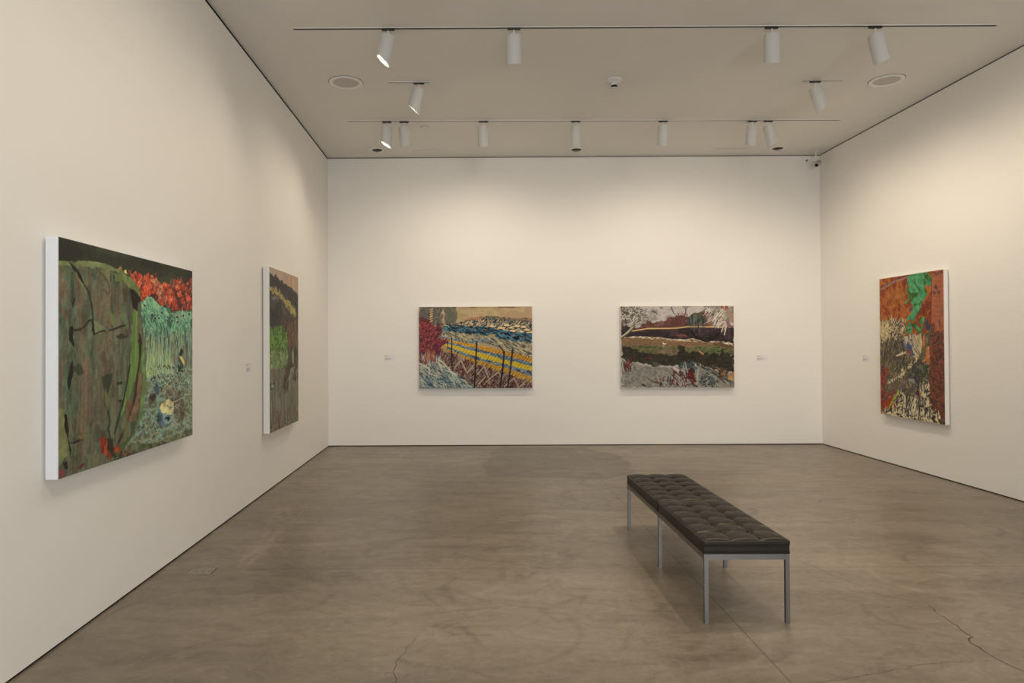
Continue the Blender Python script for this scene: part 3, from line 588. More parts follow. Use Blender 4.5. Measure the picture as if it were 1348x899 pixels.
def paint_thistle():
    s = Canvas(264, 340, [(1157.3, 366.8), (1241, 354.4), (1244.9, 559.8), (1160, 544.4)], 11); PI = math.pi
    A = (1150, 350, 8.48); B = (1150, 456, 8.48); al = np.ones((s.h, s.w), bool)
    s.view = A
    s.camo(al, [(132, 62, 28), (152, 76, 32), (166, 92, 40), (140, 68, 34)], 26, 24, soft=.8)
    up = s.mask([(60, 140), (640, 60), (650, 560), (360, 600), (70, 640)])
    s.camo(up, [(120, 52, 26), (150, 74, 30), (170, 98, 42), (158, 84, 36), (136, 60, 30)], 22, 20, soft=.7)
    s.camo(s.mask([(150, 250), (330, 220), (340, 440), (170, 450)], 6), [(150, 80, 34), (176, 112, 50), (164, 96, 42)], 16, a=.7, soft=.7)
    s.camo(s.mask([(500, 420), (640, 400), (650, 570), (480, 560)], 5) , [(104, 44, 26), (126, 54, 28), (92, 40, 26)], 14, a=.8, soft=.6)
    s.dabs(up, 120, 12, 1.6, 1.2, [(112, 50, 26), (186, 122, 60)], 1, .5, a=.45)
    # right strip
    rp = s.mask([(648, 58), (775, 38), (790, 900), (630, 900)])
    s.camo(rp, [(160, 88, 56), (168, 96, 62), (152, 82, 52)], 30, 50, soft=1)
    for k in range(10):
        y = 90+k*55
        for r in (30, 52): s.line([(715+r*1.2*math.cos(t), y+r*.8*math.sin(t)) for t in np.linspace(.3, PI-.3, 9)], 1.2, (112, 62, 46), .6)
    s.dabs(s.mask([(655, 70), (760, 60), (750, 90), (660, 95)]), 22, 8, 1.8, .2, [(90, 60, 48)], .5)
    for p in ([(665, 255), (690, 200), (712, 250), (705, 265)], [(705, 310), (712, 270), (735, 290), (725, 320)], [(650, 285), (690, 290), (685, 320), (660, 310)], [(722, 640), (730, 590), (742, 680), (735, 690)]): s.poly(p, (84, 66, 62), 1)
    low = s.mask([(640, 640), (665, 620), (680, 700), (720, 730), (760, 740), (790, 720), (790, 900), (640, 900)], 4)
    s.camo(low, [(96, 62, 46), (128, 74, 50), (80, 52, 42)], 7, 5)
    s.poly([(745, 470), (775, 400), (780, 600), (750, 540)], (120, 84, 64), 3, a=.7)
    s.line([(645, 60), (642, 420), (634, 899)], 2, (84, 48, 40))
    # wire
    s.line([(68, 265), (140, 210), (240, 165), (340, 130), (395, 112)], 3.4, (112, 92, 96)); s.line([(75, 262), (240, 170), (390, 116)], 1.2, (170, 150, 150), .8)
    s.line([(225, 135), (250, 150), (235, 190)], 2.4, (90, 66, 60))
    # leaves mass
    gl = [(405, 95), (450, 90), (540, 78), (605, 70), (615, 110), (645, 130), (645, 200), (620, 228), (600, 215), (560, 235), (570, 290), (602, 310), (575, 350), (550, 380), (530, 430), (505, 490), (470, 560), (445, 620), (420, 600), (365, 610), (375, 560), (420, 520), (440, 450), (420, 420), (395, 370), (370, 300), (365, 210), (400, 240), (370, 180), (380, 120)]
    g = s.mask(gl, 1.4, 7); s.camo(g, [(60, 124, 76), (74, 142, 90), (84, 152, 98), (66, 132, 82)], 18, 18, soft=.5)
    for p in ([(365, 210), (385, 270), (430, 300), (500, 300), (470, 340), (440, 370), (430, 410), (400, 390), (375, 320)], [(545, 90), (600, 85), (640, 130), (640, 180), (600, 160), (560, 130)], [(550, 140), (580, 200), (560, 230), (550, 190)], [(545, 385), (500, 430), (440, 440), (430, 425), (490, 420)], [(560, 240), (600, 300), (575, 310), (560, 285)], [(395, 590), (450, 640), (500, 690), (550, 750), (540, 780), (490, 740), (440, 680), (410, 640)], [(455, 130), (460, 200), (450, 180)], [(500, 600), (520, 550), (530, 620), (515, 640)]):
        s.camo(s.mask(p, 1.5), [(54, 82, 36), (66, 96, 42), (76, 104, 46)], 10)
    for p in ([(350, 430), (355, 395), (385, 375), (378, 405)], [(360, 700), (370, 660), (410, 640), (425, 690), (435, 735), (400, 765), (370, 740)], [(520, 640), (540, 570), (560, 560), (570, 600), (550, 690), (530, 690)], [(440, 640), (480, 660), (520, 700), (540, 690), (530, 730), (480, 700)]):
        s.camo(s.mask(p, 2), [(60, 124, 76), (78, 146, 92)], 14)
    s.line([(450, 180), (480, 230), (515, 275)], 2.4, (40, 62, 36)); s.line([(375, 720), (420, 700)], 2, (40, 62, 40))
    s.poly([(385, 450), (430, 440), (425, 500), (395, 520)], (84, 74, 84), 4); s.poly([(365, 220), (400, 235), (375, 250)], (150, 56, 34), 1)
    # dry brush
    br = s.mask([(70, 660), (130, 610), (200, 600), (260, 620), (350, 610), (360, 700), (350, 800), (560, 760), (640, 660), (640, 1500), (80, 1500)], 4)
    s.camo(br, [(92, 78, 58), (112, 96, 70), (72, 64, 52), (130, 112, 80)], 9, 12)
    tb = s.mask([(72, 650), (200, 600), (350, 620), (350, 800), (80, 860)], 4)
    s.dabs(tb, 330, 11, 2.6, -.9, [(190, 164, 116), (56, 54, 66), (170, 142, 98), (64, 58, 56), (206, 182, 134)], .7, .3)
    s.dabs(s.mask([(75, 680), (170, 660), (170, 840), (80, 860)]), 90, 10, 3, -1, [(200, 176, 122), (176, 150, 100)], .7)
    for p in ([(170, 560), (190, 640)], [(205, 560), (215, 650)], [(240, 620), (300, 605), (350, 640)]): s.line(p, 2, (128, 96, 68))
    s.dabs(s.mask([(80, 860), (340, 800), (420, 1000), (300, 1200), (80, 1250)]), 360, 14, 2.6, -1.3, [(104, 92, 66), (66, 62, 54), (140, 120, 86), (82, 72, 54), (58, 60, 58)], .35, .2)
    cc = s.mask([(330, 800), (400, 760), (480, 760), (520, 860), (500, 1000), (470, 1030), (420, 1000), (330, 880)], 2)
    s.camo(cc, [(176, 152, 110), (150, 134, 104), (84, 88, 108), (190, 168, 124)], 7, 30, -.5)
    s.poly([(380, 850), (420, 880), (470, 950), (480, 980), (440, 1000), (400, 930), (350, 890)], (72, 80, 112), 1.5, var=.1)
    s.poly([(480, 780), (530, 740), (540, 900), (525, 1000), (500, 900)], (184, 160, 112), 1.5, var=.08)
    s.poly([(545, 800), (572, 780), (575, 880), (550, 900)], (186, 112, 62), 1.5); s.poly([(575, 620), (610, 580), (600, 640), (630, 660), (625, 720), (580, 700)], (62, 62, 76), 2)
    s.view = B
    s.camo(s.mask([(620, 0), (790, 0), (800, 880), (720, 790), (640, 700), (625, 400)], 1), [(128, 68, 44), (96, 54, 42), (110, 60, 44), (78, 50, 40)], 9, 7)
    s.dabs(s.mask([(625, 0), (790, 0), (800, 780), (640, 700)]), 420, 8, 1.8, .3, [(64, 46, 40), (148, 82, 54), (84, 52, 42), (134, 74, 50)], .6, .5)
    s.poly([(530, 0), (620, 0), (625, 200), (560, 215), (530, 180), (580, 100)], (184, 112, 66), 2, var=.07); s.poly([(540, 0), (600, 0), (570, 90), (545, 140)], (96, 92, 60), 3, a=.8)
    s.poly([(350, 0), (380, 0), (440, 100), (430, 120)], (66, 78, 116), 1); s.poly([(380, 20), (400, 30), (435, 90), (425, 95)], (168, 48, 38), 1); s.poly([(430, 0), (510, 0), (525, 100), (500, 120), (450, 70)], (180, 160, 116), 1.5)
    s.line([(450, 20), (520, 105)], 2.4, (50, 48, 52)); s.line([(470, 0), (525, 90)], 2, (60, 60, 66))
    dk = s.mask([(360, 200), (520, 130), (620, 210), (620, 430), (520, 430), (400, 330)], 4); s.camo(dk, [(64, 64, 50), (84, 80, 60), (52, 54, 50), (104, 96, 72)], 9)
    pt = s.mask([(160, 400), (260, 330), (380, 220), (480, 130), (490, 160), (400, 240), (330, 320), (230, 390), (170, 440)], 3)
    s.camo(pt, [(176, 156, 112), (140, 122, 88), (198, 178, 132)], 7); s.dabs(pt, 110, 7, 2.4, -.6, [(206, 188, 142), (80, 72, 56)], .6)
    s.dabs(s.mask([(250, 100), (345, 60), (340, 80), (260, 110)]), 16, 8, 3, -.3, [(200, 180, 134)], .4)
    s.camo(s.mask([(150, 420), (370, 350), (380, 400), (300, 480), (170, 470)], 4), [(116, 92, 68), (96, 82, 62), (134, 108, 80)], 9)
    s.dabs(s.mask([(85, 210), (150, 250), (160, 300), (120, 500), (240, 500), (170, 640), (90, 680)]), 130, 7, 3.4, .8, [(140, 34, 32), (166, 44, 36), (110, 34, 34)], .8)
    s.poly([(510, 220), (525, 240), (520, 275), (508, 250)], (64, 84, 140), 1)
    # bones, roots and rope
    s.camo(s.mask([(390, 410), (470, 420), (480, 500), (440, 540), (390, 510)], 2), [(96, 84, 68), (74, 66, 58), (128, 112, 88)], 8)
    s.line([(385, 400), (400, 360), (450, 348), (490, 370), (505, 430), (480, 520), (440, 600), (380, 700)], 4, (52, 50, 74)); s.line([(400, 375), (440, 375), (450, 390)], 9, (136, 128, 104))
    s.line([(380, 370), (330, 440), (290, 490)], 2.2, (84, 74, 110)); s.line([(525, 430), (520, 500), (510, 580)], 4, (150, 56, 40)); s.line([(500, 500), (500, 600), (450, 690), (420, 780)], 6, (40, 38, 44))
    s.poly([(280, 480), (295, 500), (240, 590), (200, 650), (190, 690), (180, 660), (215, 580)], (158, 158, 52), .8); s.line([(270, 500), (210, 610)], 1.5, (70, 74, 40))
    s.poly([(290, 520), (280, 580), (230, 660), (270, 600)], (52, 60, 78), 3)
    lt = s.mask([(530, 400), (620, 410), (625, 640), (650, 700), (720, 760), (790, 860), (800, 880), (600, 840), (400, 805), (100, 750), (100, 700), (280, 680), (300, 520), (370, 500), (350, 600), (520, 600)], 4)
    s.camo(lt, [(190, 172, 128), (150, 134, 100), (204, 186, 142), (84, 74, 60)], 8, 9)
    s.dabs(lt, 480, 10, 2.6, -1.2, [(210, 194, 150), (62, 54, 50), (196, 176, 130), (50, 48, 48)], .6, .3)
    s.dabs(s.mask([(360, 560), (530, 560), (520, 810), (380, 800)]), 60, 36, 3.4, 1.9, [(196, 178, 134), (56, 52, 64), (80, 70, 60), (208, 192, 150)], .12)
    s.dabs(s.mask([(100, 720), (780, 820), (790, 870), (500, 830), (100, 760)]), 150, 9, 3, .6, [(212, 196, 150), (70, 58, 48), (186, 166, 122)], .5)
    s.dabs(s.mask([(640, 760), (790, 840), (790, 870), (650, 810)]), 40, 14, 4, .7, [(206, 184, 130), (60, 40, 34)], .3)
    return s
# ------------------------------------------------------------------ the room shell
def side_wall(name, fx, sgn, gap, y0=YF, y1=YB+.2):
    bm = bmesh.new(); T = .2; c = []
    for z in (.011, H-gap): c += [(fx(y0), y0, z), (fx(y1), y1, z), (fx(y1)+sgn*T, y1, z), (fx(y0)+sgn*T, y0, z)]
    hexa(bm, c); return struct(mesh_obj(name, bm, MWALL))
side_wall('wall_left', XLw, -1, .026); side_wall('wall_right', XRw, 1, .012)
bm = bmesh.new(); box(bm, XLw(YB), XRw(YB), YB, YB+.2, .012, H-.015); struct(mesh_obj('wall_back', bm, MWALL))
# unseen rear wall, its wide opening added for the cool fill light
bm = bmesh.new()
for x0, x1, z0, z1 in ((XLw(YF)-.2, -.6, 0, H), (3.6, XRw(YF)+.2, 0, H), (-.6, 3.6, 3.0, H)): box(bm, x0, x1, YF-.2, YF, z0, z1)
struct(mesh_obj('wall_front', bm, MWALL))
# shadow gaps at ceiling and floor: near-flush strips with the shade painted in
def reveal(name, fx, sgn, z0, z1, m, back=False):
    bm = bmesh.new()
    if back: box(bm, XLw(YB)-.1, XRw(YB)+.1, YB+.004, YB+.25, z0, z1)
    else:
        c = []; e = .004*sgn; y0, y1 = YF, YB+.035
        for z in (z0, z1): c += [(fx(y0)+e, y0, z), (fx(y1)+e, y1, z), (fx(y1)+e+.15*sgn, y1, z), (fx(y0)+e+.15*sgn, y0, z)]
        hexa(bm, c)
    return struct(mesh_obj(name, bm, m))
reveal('ceiling_gap_shade_1', XLw, -1, H-.026, H, MDARK); reveal('ceiling_gap_shade_2', XRw, 1, H-.012, H, MDARK); reveal('ceiling_gap_shade_3', None, 0, H-.015, H, MGREY, True)
reveal('floor_gap_shade_left', XLw, -1, 0, .011, MDARK); reveal('floor_gap_shade_right', XRw, 1, 0, .011, MDARK); reveal('floor_gap_shade_back', None, 0, 0, .012, MDARK, True)

# ceiling: a slab with the recessed track slots let into it
bm = bmesh.new(); box(bm, XLw(YF)-.4, XRw(YF)+.4, YF-.4, YB+.4, H, H+.2); struct(mesh_obj('ceiling', bm, MCEIL))

# polished concrete floor (the stains and trowel marks are painted into an attribute)
FX0, FX1, FY0, FY1 = -2.4, 5.4, 2.6, 10.2
s = Canvas(520, 500, [(FX0, FY1), (FX1, FY1), (FX1, FY0), (FX0, FY0)], 21)
s.c[:] = 128
rg = s.rng
def blob(pts, v, a, jag=2): s.poly(pts, (v, v, v), jag, 8, a=a)
s.c += 5*s.noise(160, 60)[..., None]+4*s.noise(90, 14, 4)[..., None]+3*s.noise(40, 5, 3, .06)[..., None]
dk = [(.27, 9.72), (.2, 9.0), (.12, 8.4), (.14, 7.75), (.8, 7.7), (1.45, 7.58), (1.9, 8.0), (1.95, 9.15), (1.6, 9.9), (.4, 9.95)]
blob(dk, 76, .62); blob([(.3, 9.6), (.35, 8.0), (1.2, 7.9), (1.3, 9.5)], 95, .25, 4)
blob([(-1.5, 8.1), (-.2, 8.0), (.1, 8.6), (.1, 9.7), (-1.2, 9.8)], 150, .2, 5)
for k in range(150):   # long trowel sweeps across the room
    x = rg.uniform(FX0, FX1); y = rg.uniform(2.8, 10); L = rg.uniform(.4, 2.0); b = rg.normal(0, .12); v = rg.choice([104, 108, 146, 152])
    s.line([(x+L*t, y+b*math.sin(t*3)+.05*L*t) for t in np.linspace(0, 1, 7)], rg.uniform(1, 7), (v,)*3, rg.uniform(.08, .24))
for k in range(95):    # swirls of the float
    x = rg.uniform(-1.5, 4.8); y = rg.uniform(2.9, 7.6); r = rg.uniform(.12, .5); a0 = rg.uniform(0, 6); v = rg.choice([100, 104, 150])
    s.line([(x+r*1.3*math.cos(a0+t), y+r*math.sin(a0+t)) for t in np.linspace(0, rg.uniform(1, 3), 12)], rg.uniform(1, 4), (v,)*3, rg.uniform(.2, .5))
blob([(3.1, 4.4), (2.95, 4.0), (3.3, 3.7), (4.0, 3.9), (4.6, 4.1), (4.3, 4.5), (3.7, 4.6)], 96, .4, 3)
blob([(-1.5, 4.45), (-1.35, 4.3), (-1.3, 4.05), (-1.1, 4.3), (-.6, 4.4), (-.9, 4.7)], 94, .4)
for (x, y, ln) in ((-.35, 3.9, .5), (-.1, 3.6, .35), (.25, 4.4, .3), (-.3, 4.25, .45), (.55, 4.9, .25), (.1, 5.1, .3), (.3, 3.9, .4)):
    for q in range(3): s.line([(x+rg.normal(0, .12), y+rg.normal(0, .1)), (x+ln*rg.normal(.3, .4), y+ln*rg.normal(.2, .3)), (x+ln*rg.normal(.5, .3), y+ln*rg.normal(0, .4))], rg.uniform(1, 5), (92,)*3, .5, taper=.6)
for k in range(90):
    x = rg.uniform(-2, 5); y = rg.uniform(2.9, 8); L = rg.uniform(.05, .25); g = rg.uniform(0, PI)
    s.line([(x, y), (x+L*math.cos(g), y+L*math.sin(g))], 1.1, ((92,)*3 if rg.random() < .6 else (160,)*3), .4)
for x, y in ((-1.7, 5.8), (-1.55, 5.2), (-1.75, 6.3)):
    for q in range(16): s.line([(x+rg.normal(0, .1), y+rg.normal(0, .25)), (x+rg.normal(0, .1), y+rg.normal(0, .25))], 1.6, (166,)*3, .35)
u = np.linspace(FX0, FX1, s.w); v = np.linspace(FY1, FY0, s.h); U, V = np.meshgrid(u, v)
co = np.stack([U, V, np.zeros_like(U)], -1)
tone = np.clip(s.c/255, 0, 1)
MF = bpy.data.materials.new('polished_concrete'); MF.use_nodes = True; nt = MF.node_tree; b = nt.nodes['Principled BSDF']
def N(t, **k):
    n = nt.nodes.new(t)
    for a, x in k.items(): setattr(n, a, x)
    return n
L_ = nt.links.new
tc = N('ShaderNodeTexCoord')
def mapped(sx, sy, scale, det=6, rgh=.6, dist=0.):
    mp = N('ShaderNodeMapping'); mp.inputs['Scale'].default_value = (sx, sy, 1); L_(tc.outputs['Object'], mp.inputs[0])
    n = N('ShaderNodeTexNoise'); n.inputs['Scale'].default_value = scale; n.inputs['Detail'].default_value = det; n.inputs['Roughness'].default_value = rgh
    n.inputs['Distortion'].default_value = dist; L_(mp.outputs[0], n.inputs['Vector']); return n.outputs['Fac']
def mth(op, a, b_=None, c=None):
    n = N('ShaderNodeMath', operation=op)
    for i, x in enumerate((a, b_, c)):
        if x is None: continue
        if isinstance(x, (int, float)): n.inputs[i].default_value = x
        else: L_(x, n.inputs[i])
    return n.outputs[0]
at = N('ShaderNodeVertexColor'); at.layer_name = 'tone'
sep = N('ShaderNodeSeparateColor'); L_(at.outputs['Color'], sep.inputs[0])
t = mth('MULTIPLY_ADD', sep.outputs[0], 2.1, -1.05)
for src, k in ((mapped(.5, 1.3, 1.5, 6, .6, 1.2), .55), (mapped(1, 1.5, 3.2, 8, .72, 3.2), .75), (mapped(1, 1.1, 17, 7, .78, 2.0), .55), (mapped(.8, 2.6, 7, 6, .7, 1.6), .30), (mapped(1, 1, 140, 3, .6), .26)):
    t = mth('ADD', t, mth('MULTIPLY', mth('SUBTRACT', src, .5), k))
t = mth('ADD', t, .5)
cr = N('ShaderNodeValToRGB'); L_(t, cr.inputs[0]); e = cr.color_ramp.elements
e[0].position = .2; e[0].color = (.114, .090, .065, 1); e[1].position = .8; e[1].color = (.282, .230, .170, 1)
geo = N('ShaderNodeNewGeometry'); sx = N('ShaderNodeSeparateXYZ'); L_(tc.outputs['Object'], sx.inputs[0])
wob = mth('MULTIPLY', mth('SUBTRACT', mapped(1, 1, 9, 3), .5), .004)
def linemask(coord, pos, half):
    d = mth('ABSOLUTE', mth('ADD', mth('SUBTRACT', coord, pos), wob)); return mth('LESS_THAN', d, half)
j1 = linemask(sx.outputs[0], 1.409, .0030); j2 = linemask(sx.outputs[1], 4.620, .0055)
j2b = linemask(sx.outputs[1], 9.5, .003)
jm = mth('MAXIMUM', mth('MULTIPLY', j1, .8), mth('MULTIPLY', j2, .45))
mx = N('ShaderNodeMix', data_type='RGBA'); L_(jm, mx.inputs[0]); L_(cr.outputs[0], mx.inputs[6]); mx.inputs[7].default_value = (.045, .036, .028, 1)
L_(mx.outputs[2], b.inputs['Base Color'])
rr = mth('MULTIPLY_ADD', mapped(1, 1, 5), .20, .25); L_(rr, b.inputs['Roughness']); b.inputs['Specular IOR Level'].default_value = .5
bp = N('ShaderNodeBump'); bp.inputs['Strength'].default_value = .08; bp.inputs['Distance'].default_value = .004
L_(mapped(1, 1, 40), bp.inputs['Height']); L_(bp.outputs[0], b.inputs['Normal'])
fl = grid_mesh('floor', co, s.w, s.h, MF, color=tone, cname='tone', flip=True)
# the rest of the floor (towards the opening behind) and the cracks, all one mesh
bm = bmesh.new(); bm.from_mesh(fl.data); lay = bm.verts.layers.float_color.get('tone')
def flat(x0, x1, y0, y1):
    v = [bm.verts.new((x, y, 0)) for x, y in ((x0, y0), (x1, y0), (x1, y1), (x0, y1))]
    for q in v: q[lay] = (.5, .5, .5, 1)
    bm.faces.new(v)
flat(FX0, FX1, YF-1.6, FY0)
def crack(pts, w0):
    rnd = random.Random(len(pts)*7+int(pts[0][0]*100)); P = []
    for a, b_ in zip(pts[:-1], pts[1:]):
        m = max(2, int(math.dist(a, b_)/.03))
        for k in range(m): P.append((a[0]+(b_[0]-a[0])*k/m+rnd.gauss(0, .006), a[1]+(b_[1]-a[1])*k/m+rnd.gauss(0, .006)))
    P.append(pts[-1]); prev = None
    for i, p in enumerate(P):
        q = P[min(i+1, len(P)-1)]; o = P[max(i-1, 0)]; dx, dy = q[0]-o[0], q[1]-o[1]; L = math.hypot(dx, dy)+1e-9
        ww = w0*(.4+.6*math.sin(PI*(i+.5)/len(P)))*rnd.uniform(.6, 1.3)
        a = bm.verts.new((p[0]-dy/L*ww, p[1]+dx/L*ww, .0006)); c = bm.verts.new((p[0]+dy/L*ww, p[1]-dx/L*ww, .0006))
        if prev: f = bm.faces.new((prev[0], prev[1], c, a)); f.material_index = 1
        prev = (a, c)
crack([(2.60, 3.95), (2.58, 3.78), (2.556, 3.63), (2.538, 3.53), (2.509, 3.484), (2.496, 3.40), (2.496, 3.32), (2.49, 3.25), (2.52, 3.15), (2.5, 2.9)], .0028)
crack([(2.60, 3.95), (2.42, 4.12), (2.38, 4.3), (2.2, 4.9), (2.1, 5.3)], .0012)
crack([(-.29, 3.58), (-.323, 3.446), (-.365, 3.30), (-.382, 3.17), (-.35, 3.07), (-.36, 2.8)], .0016)
crack([(1.3, 3.0), (1.69, 3.10), (1.86, 3.146), (2.08, 3.22), (2.247, 3.255), (2.49, 3.27)], .0013)
for f in bm.faces:
    if f.normal.z < 0: f.normal_flip()
bm.to_mesh(fl.data); bm.free(); fl.data.materials.append(MCRACK); struct(fl)
# floor of the neighbouring room's threshold is the same slab; close the room behind with that room's far wall
bm = bmesh.new(); box(bm, -2.6, 5.6, -4.9, -4.7, 0, H); struct(mesh_obj('wall_beyond', bm, MWALL))
for nm, x0, x1 in (('wall_beyond_left', -2.6, -2.4), ('wall_beyond_right', 5.4, 5.6)):
    bm = bmesh.new(); box(bm, x0, x1, -4.7, YF-.2, 0, H); struct(mesh_obj(nm, bm, MWALL))
bm = bmesh.new(); box(bm, -2.6, 5.6, -4.9, YF-.4, H, H+.2); struct(mesh_obj('ceiling_beyond', bm, MCEIL))
# ------------------------------------------------------------------ paintings
GAIN = (1.22, 1.32, 1.50)
def paint_mat(name):
    m = bpy.data.materials.new(name); m.use_nodes = True; nt = m.node_tree; b = nt.nodes['Principled BSDF']
    a = nt.nodes.new('ShaderNodeVertexColor'); a.layer_name = 'paint'; nt.links.new(a.outputs['Color'], b.inputs['Base Color'])
    b.inputs['Roughness'].default_value = .62; b.inputs['Specular IOR Level'].default_value = .25
    tc = nt.nodes.new('ShaderNodeTexCoord'); n = nt.nodes.new('ShaderNodeTexNoise'); n.inputs['Scale'].default_value = 240
    bp = nt.nodes.new('ShaderNodeBump'); bp.inputs['Strength'].default_value = .15; bp.inputs['Distance'].default_value = .001
    nt.links.new(tc.outputs['Object'], n.inputs['Vector']); nt.links.new(n.outputs['Fac'], bp.inputs['Height']); nt.links.new(bp.outputs[0], b.inputs['Normal'])
    return m
MPAINT = paint_mat('acrylic_on_canvas')
def painting(canvas, label, origin, rotz, W, Hh, T, gain=1.0, side=None):
    """origin: foot of the wall point at the picture's left lower corner; local x along the wall, local -y out of the wall"""
    t = thing('painting', label, 'painting', origin, 'paintings on the gallery walls', (0, 0, rotz))
    bm = bmesh.new(); box(bm, 0, W, -T, -.012, 0, Hh, .002); mesh_obj('canvas_edge', bm, side or MCANW, t)
    bm = bmesh.new(); box(bm, .04, W-.04, -.013, 0, .05, Hh-.05); mesh_obj('stretcher', bm, MPLAS, t)
    s = canvas; c = np.clip(s.c, 0, 255)/255; g_ = c.mean(-1, keepdims=True); c = np.clip(.45+((g_+(c-g_)*.86)-.45)*1.08-.012, .01, 1); c = np.where(c > .04045, ((c+.055)/1.055)**2.4, c/12.92)*np.array(GAIN)*gain
    c = np.clip(c, 0, .92)
    U, V = np.meshgrid(np.linspace(.002, W-.002, s.w), np.linspace(Hh-.002, .002, s.h))
    grid_mesh('painted_front', np.stack([U, np.full_like(U, -T-.001), V], -1), s.w, s.h, MPAINT, t, color=c, flip=True)
    return t
aL = math.atan(-.0058)   # the left wall runs very slightly askew
def wl(y, off=0): return (XLw(y)+off, y)
painting(paint_boulder(), 'large painting of a mossy brown boulder beside red trees, left wall, nearest the camera', (XLw(3.33), 3.33, .862), PI/2+math.atan(.0058), 1.62, 1.19, .075, 1.35, MCANV)
painting(paint_ridge(), 'tall narrow-looking painting with bright green bush under a dark ridge, left wall', (XLw(6.865), 6.865, .616), PI/2+math.atan(.0058), 1.155, 1.684, .075)
painting(paint_fields(), 'painting of striped yellow fields behind fence posts with a red shrub, back wall', (-.795, YB, .850), 0, 1.664, 1.202, .062)
painting(paint_meadow(), 'painting of a dark lake-like plain with one round tree and thin yellow line', (2.167, YB, .843), 0, 1.663, 1.202, .062)
painting(paint_thistle(), 'tall painting with green leaves over orange ground, on the right wall', (XRw(8.562), 8.562, .606), -PI/2+math.atan(.0027), 1.162, 1.685, .058)

# ------------------------------------------------------------------ wall labels
def card(label, origin, rotz, W, Hh, lines):
    t = thing('wall_label', label, 'label', origin, 'title cards beside the paintings', (0, 0, rotz))
    bm = bmesh.new(); box(bm, 0, W, -.004, 0, 0, Hh); mesh_obj('card', bm, MCARD, t)
    rnd = random.Random(3)
    for zt, wd in lines:
        x = .006; bm = bmesh.new()
        while x < wd*W:
            L = rnd.uniform(.006, .016); box(bm, x, min(x+L, wd*W), -.0046, -.004, Hh*zt-.0028, Hh*zt+.0012); x += L+.003
        mesh_obj('print_line', bm, MINK, t)
    return t
LN = [(.86, .42), (.78, .30), (.44, .62), (.36, .70), (.27, .55), (.18, .36)]
card('small white title card left of the yellow fields painting', (-1.312, YB, 1.264), 0, .155, .081, LN)
card('small white title card right of the round tree painting', (4.185, YB, 1.235), 0, .156, .081, LN)
card('small title card between the two left wall paintings', (XLw(6.364), 6.364, 1.251), PI/2+math.atan(.0058), .16, .088, LN)
card('small white title card on the right wall beside the green leaf painting', (XRw(9.04), 9.04, 1.251), -PI/2+math.atan(.0027), .155, .08, LN)

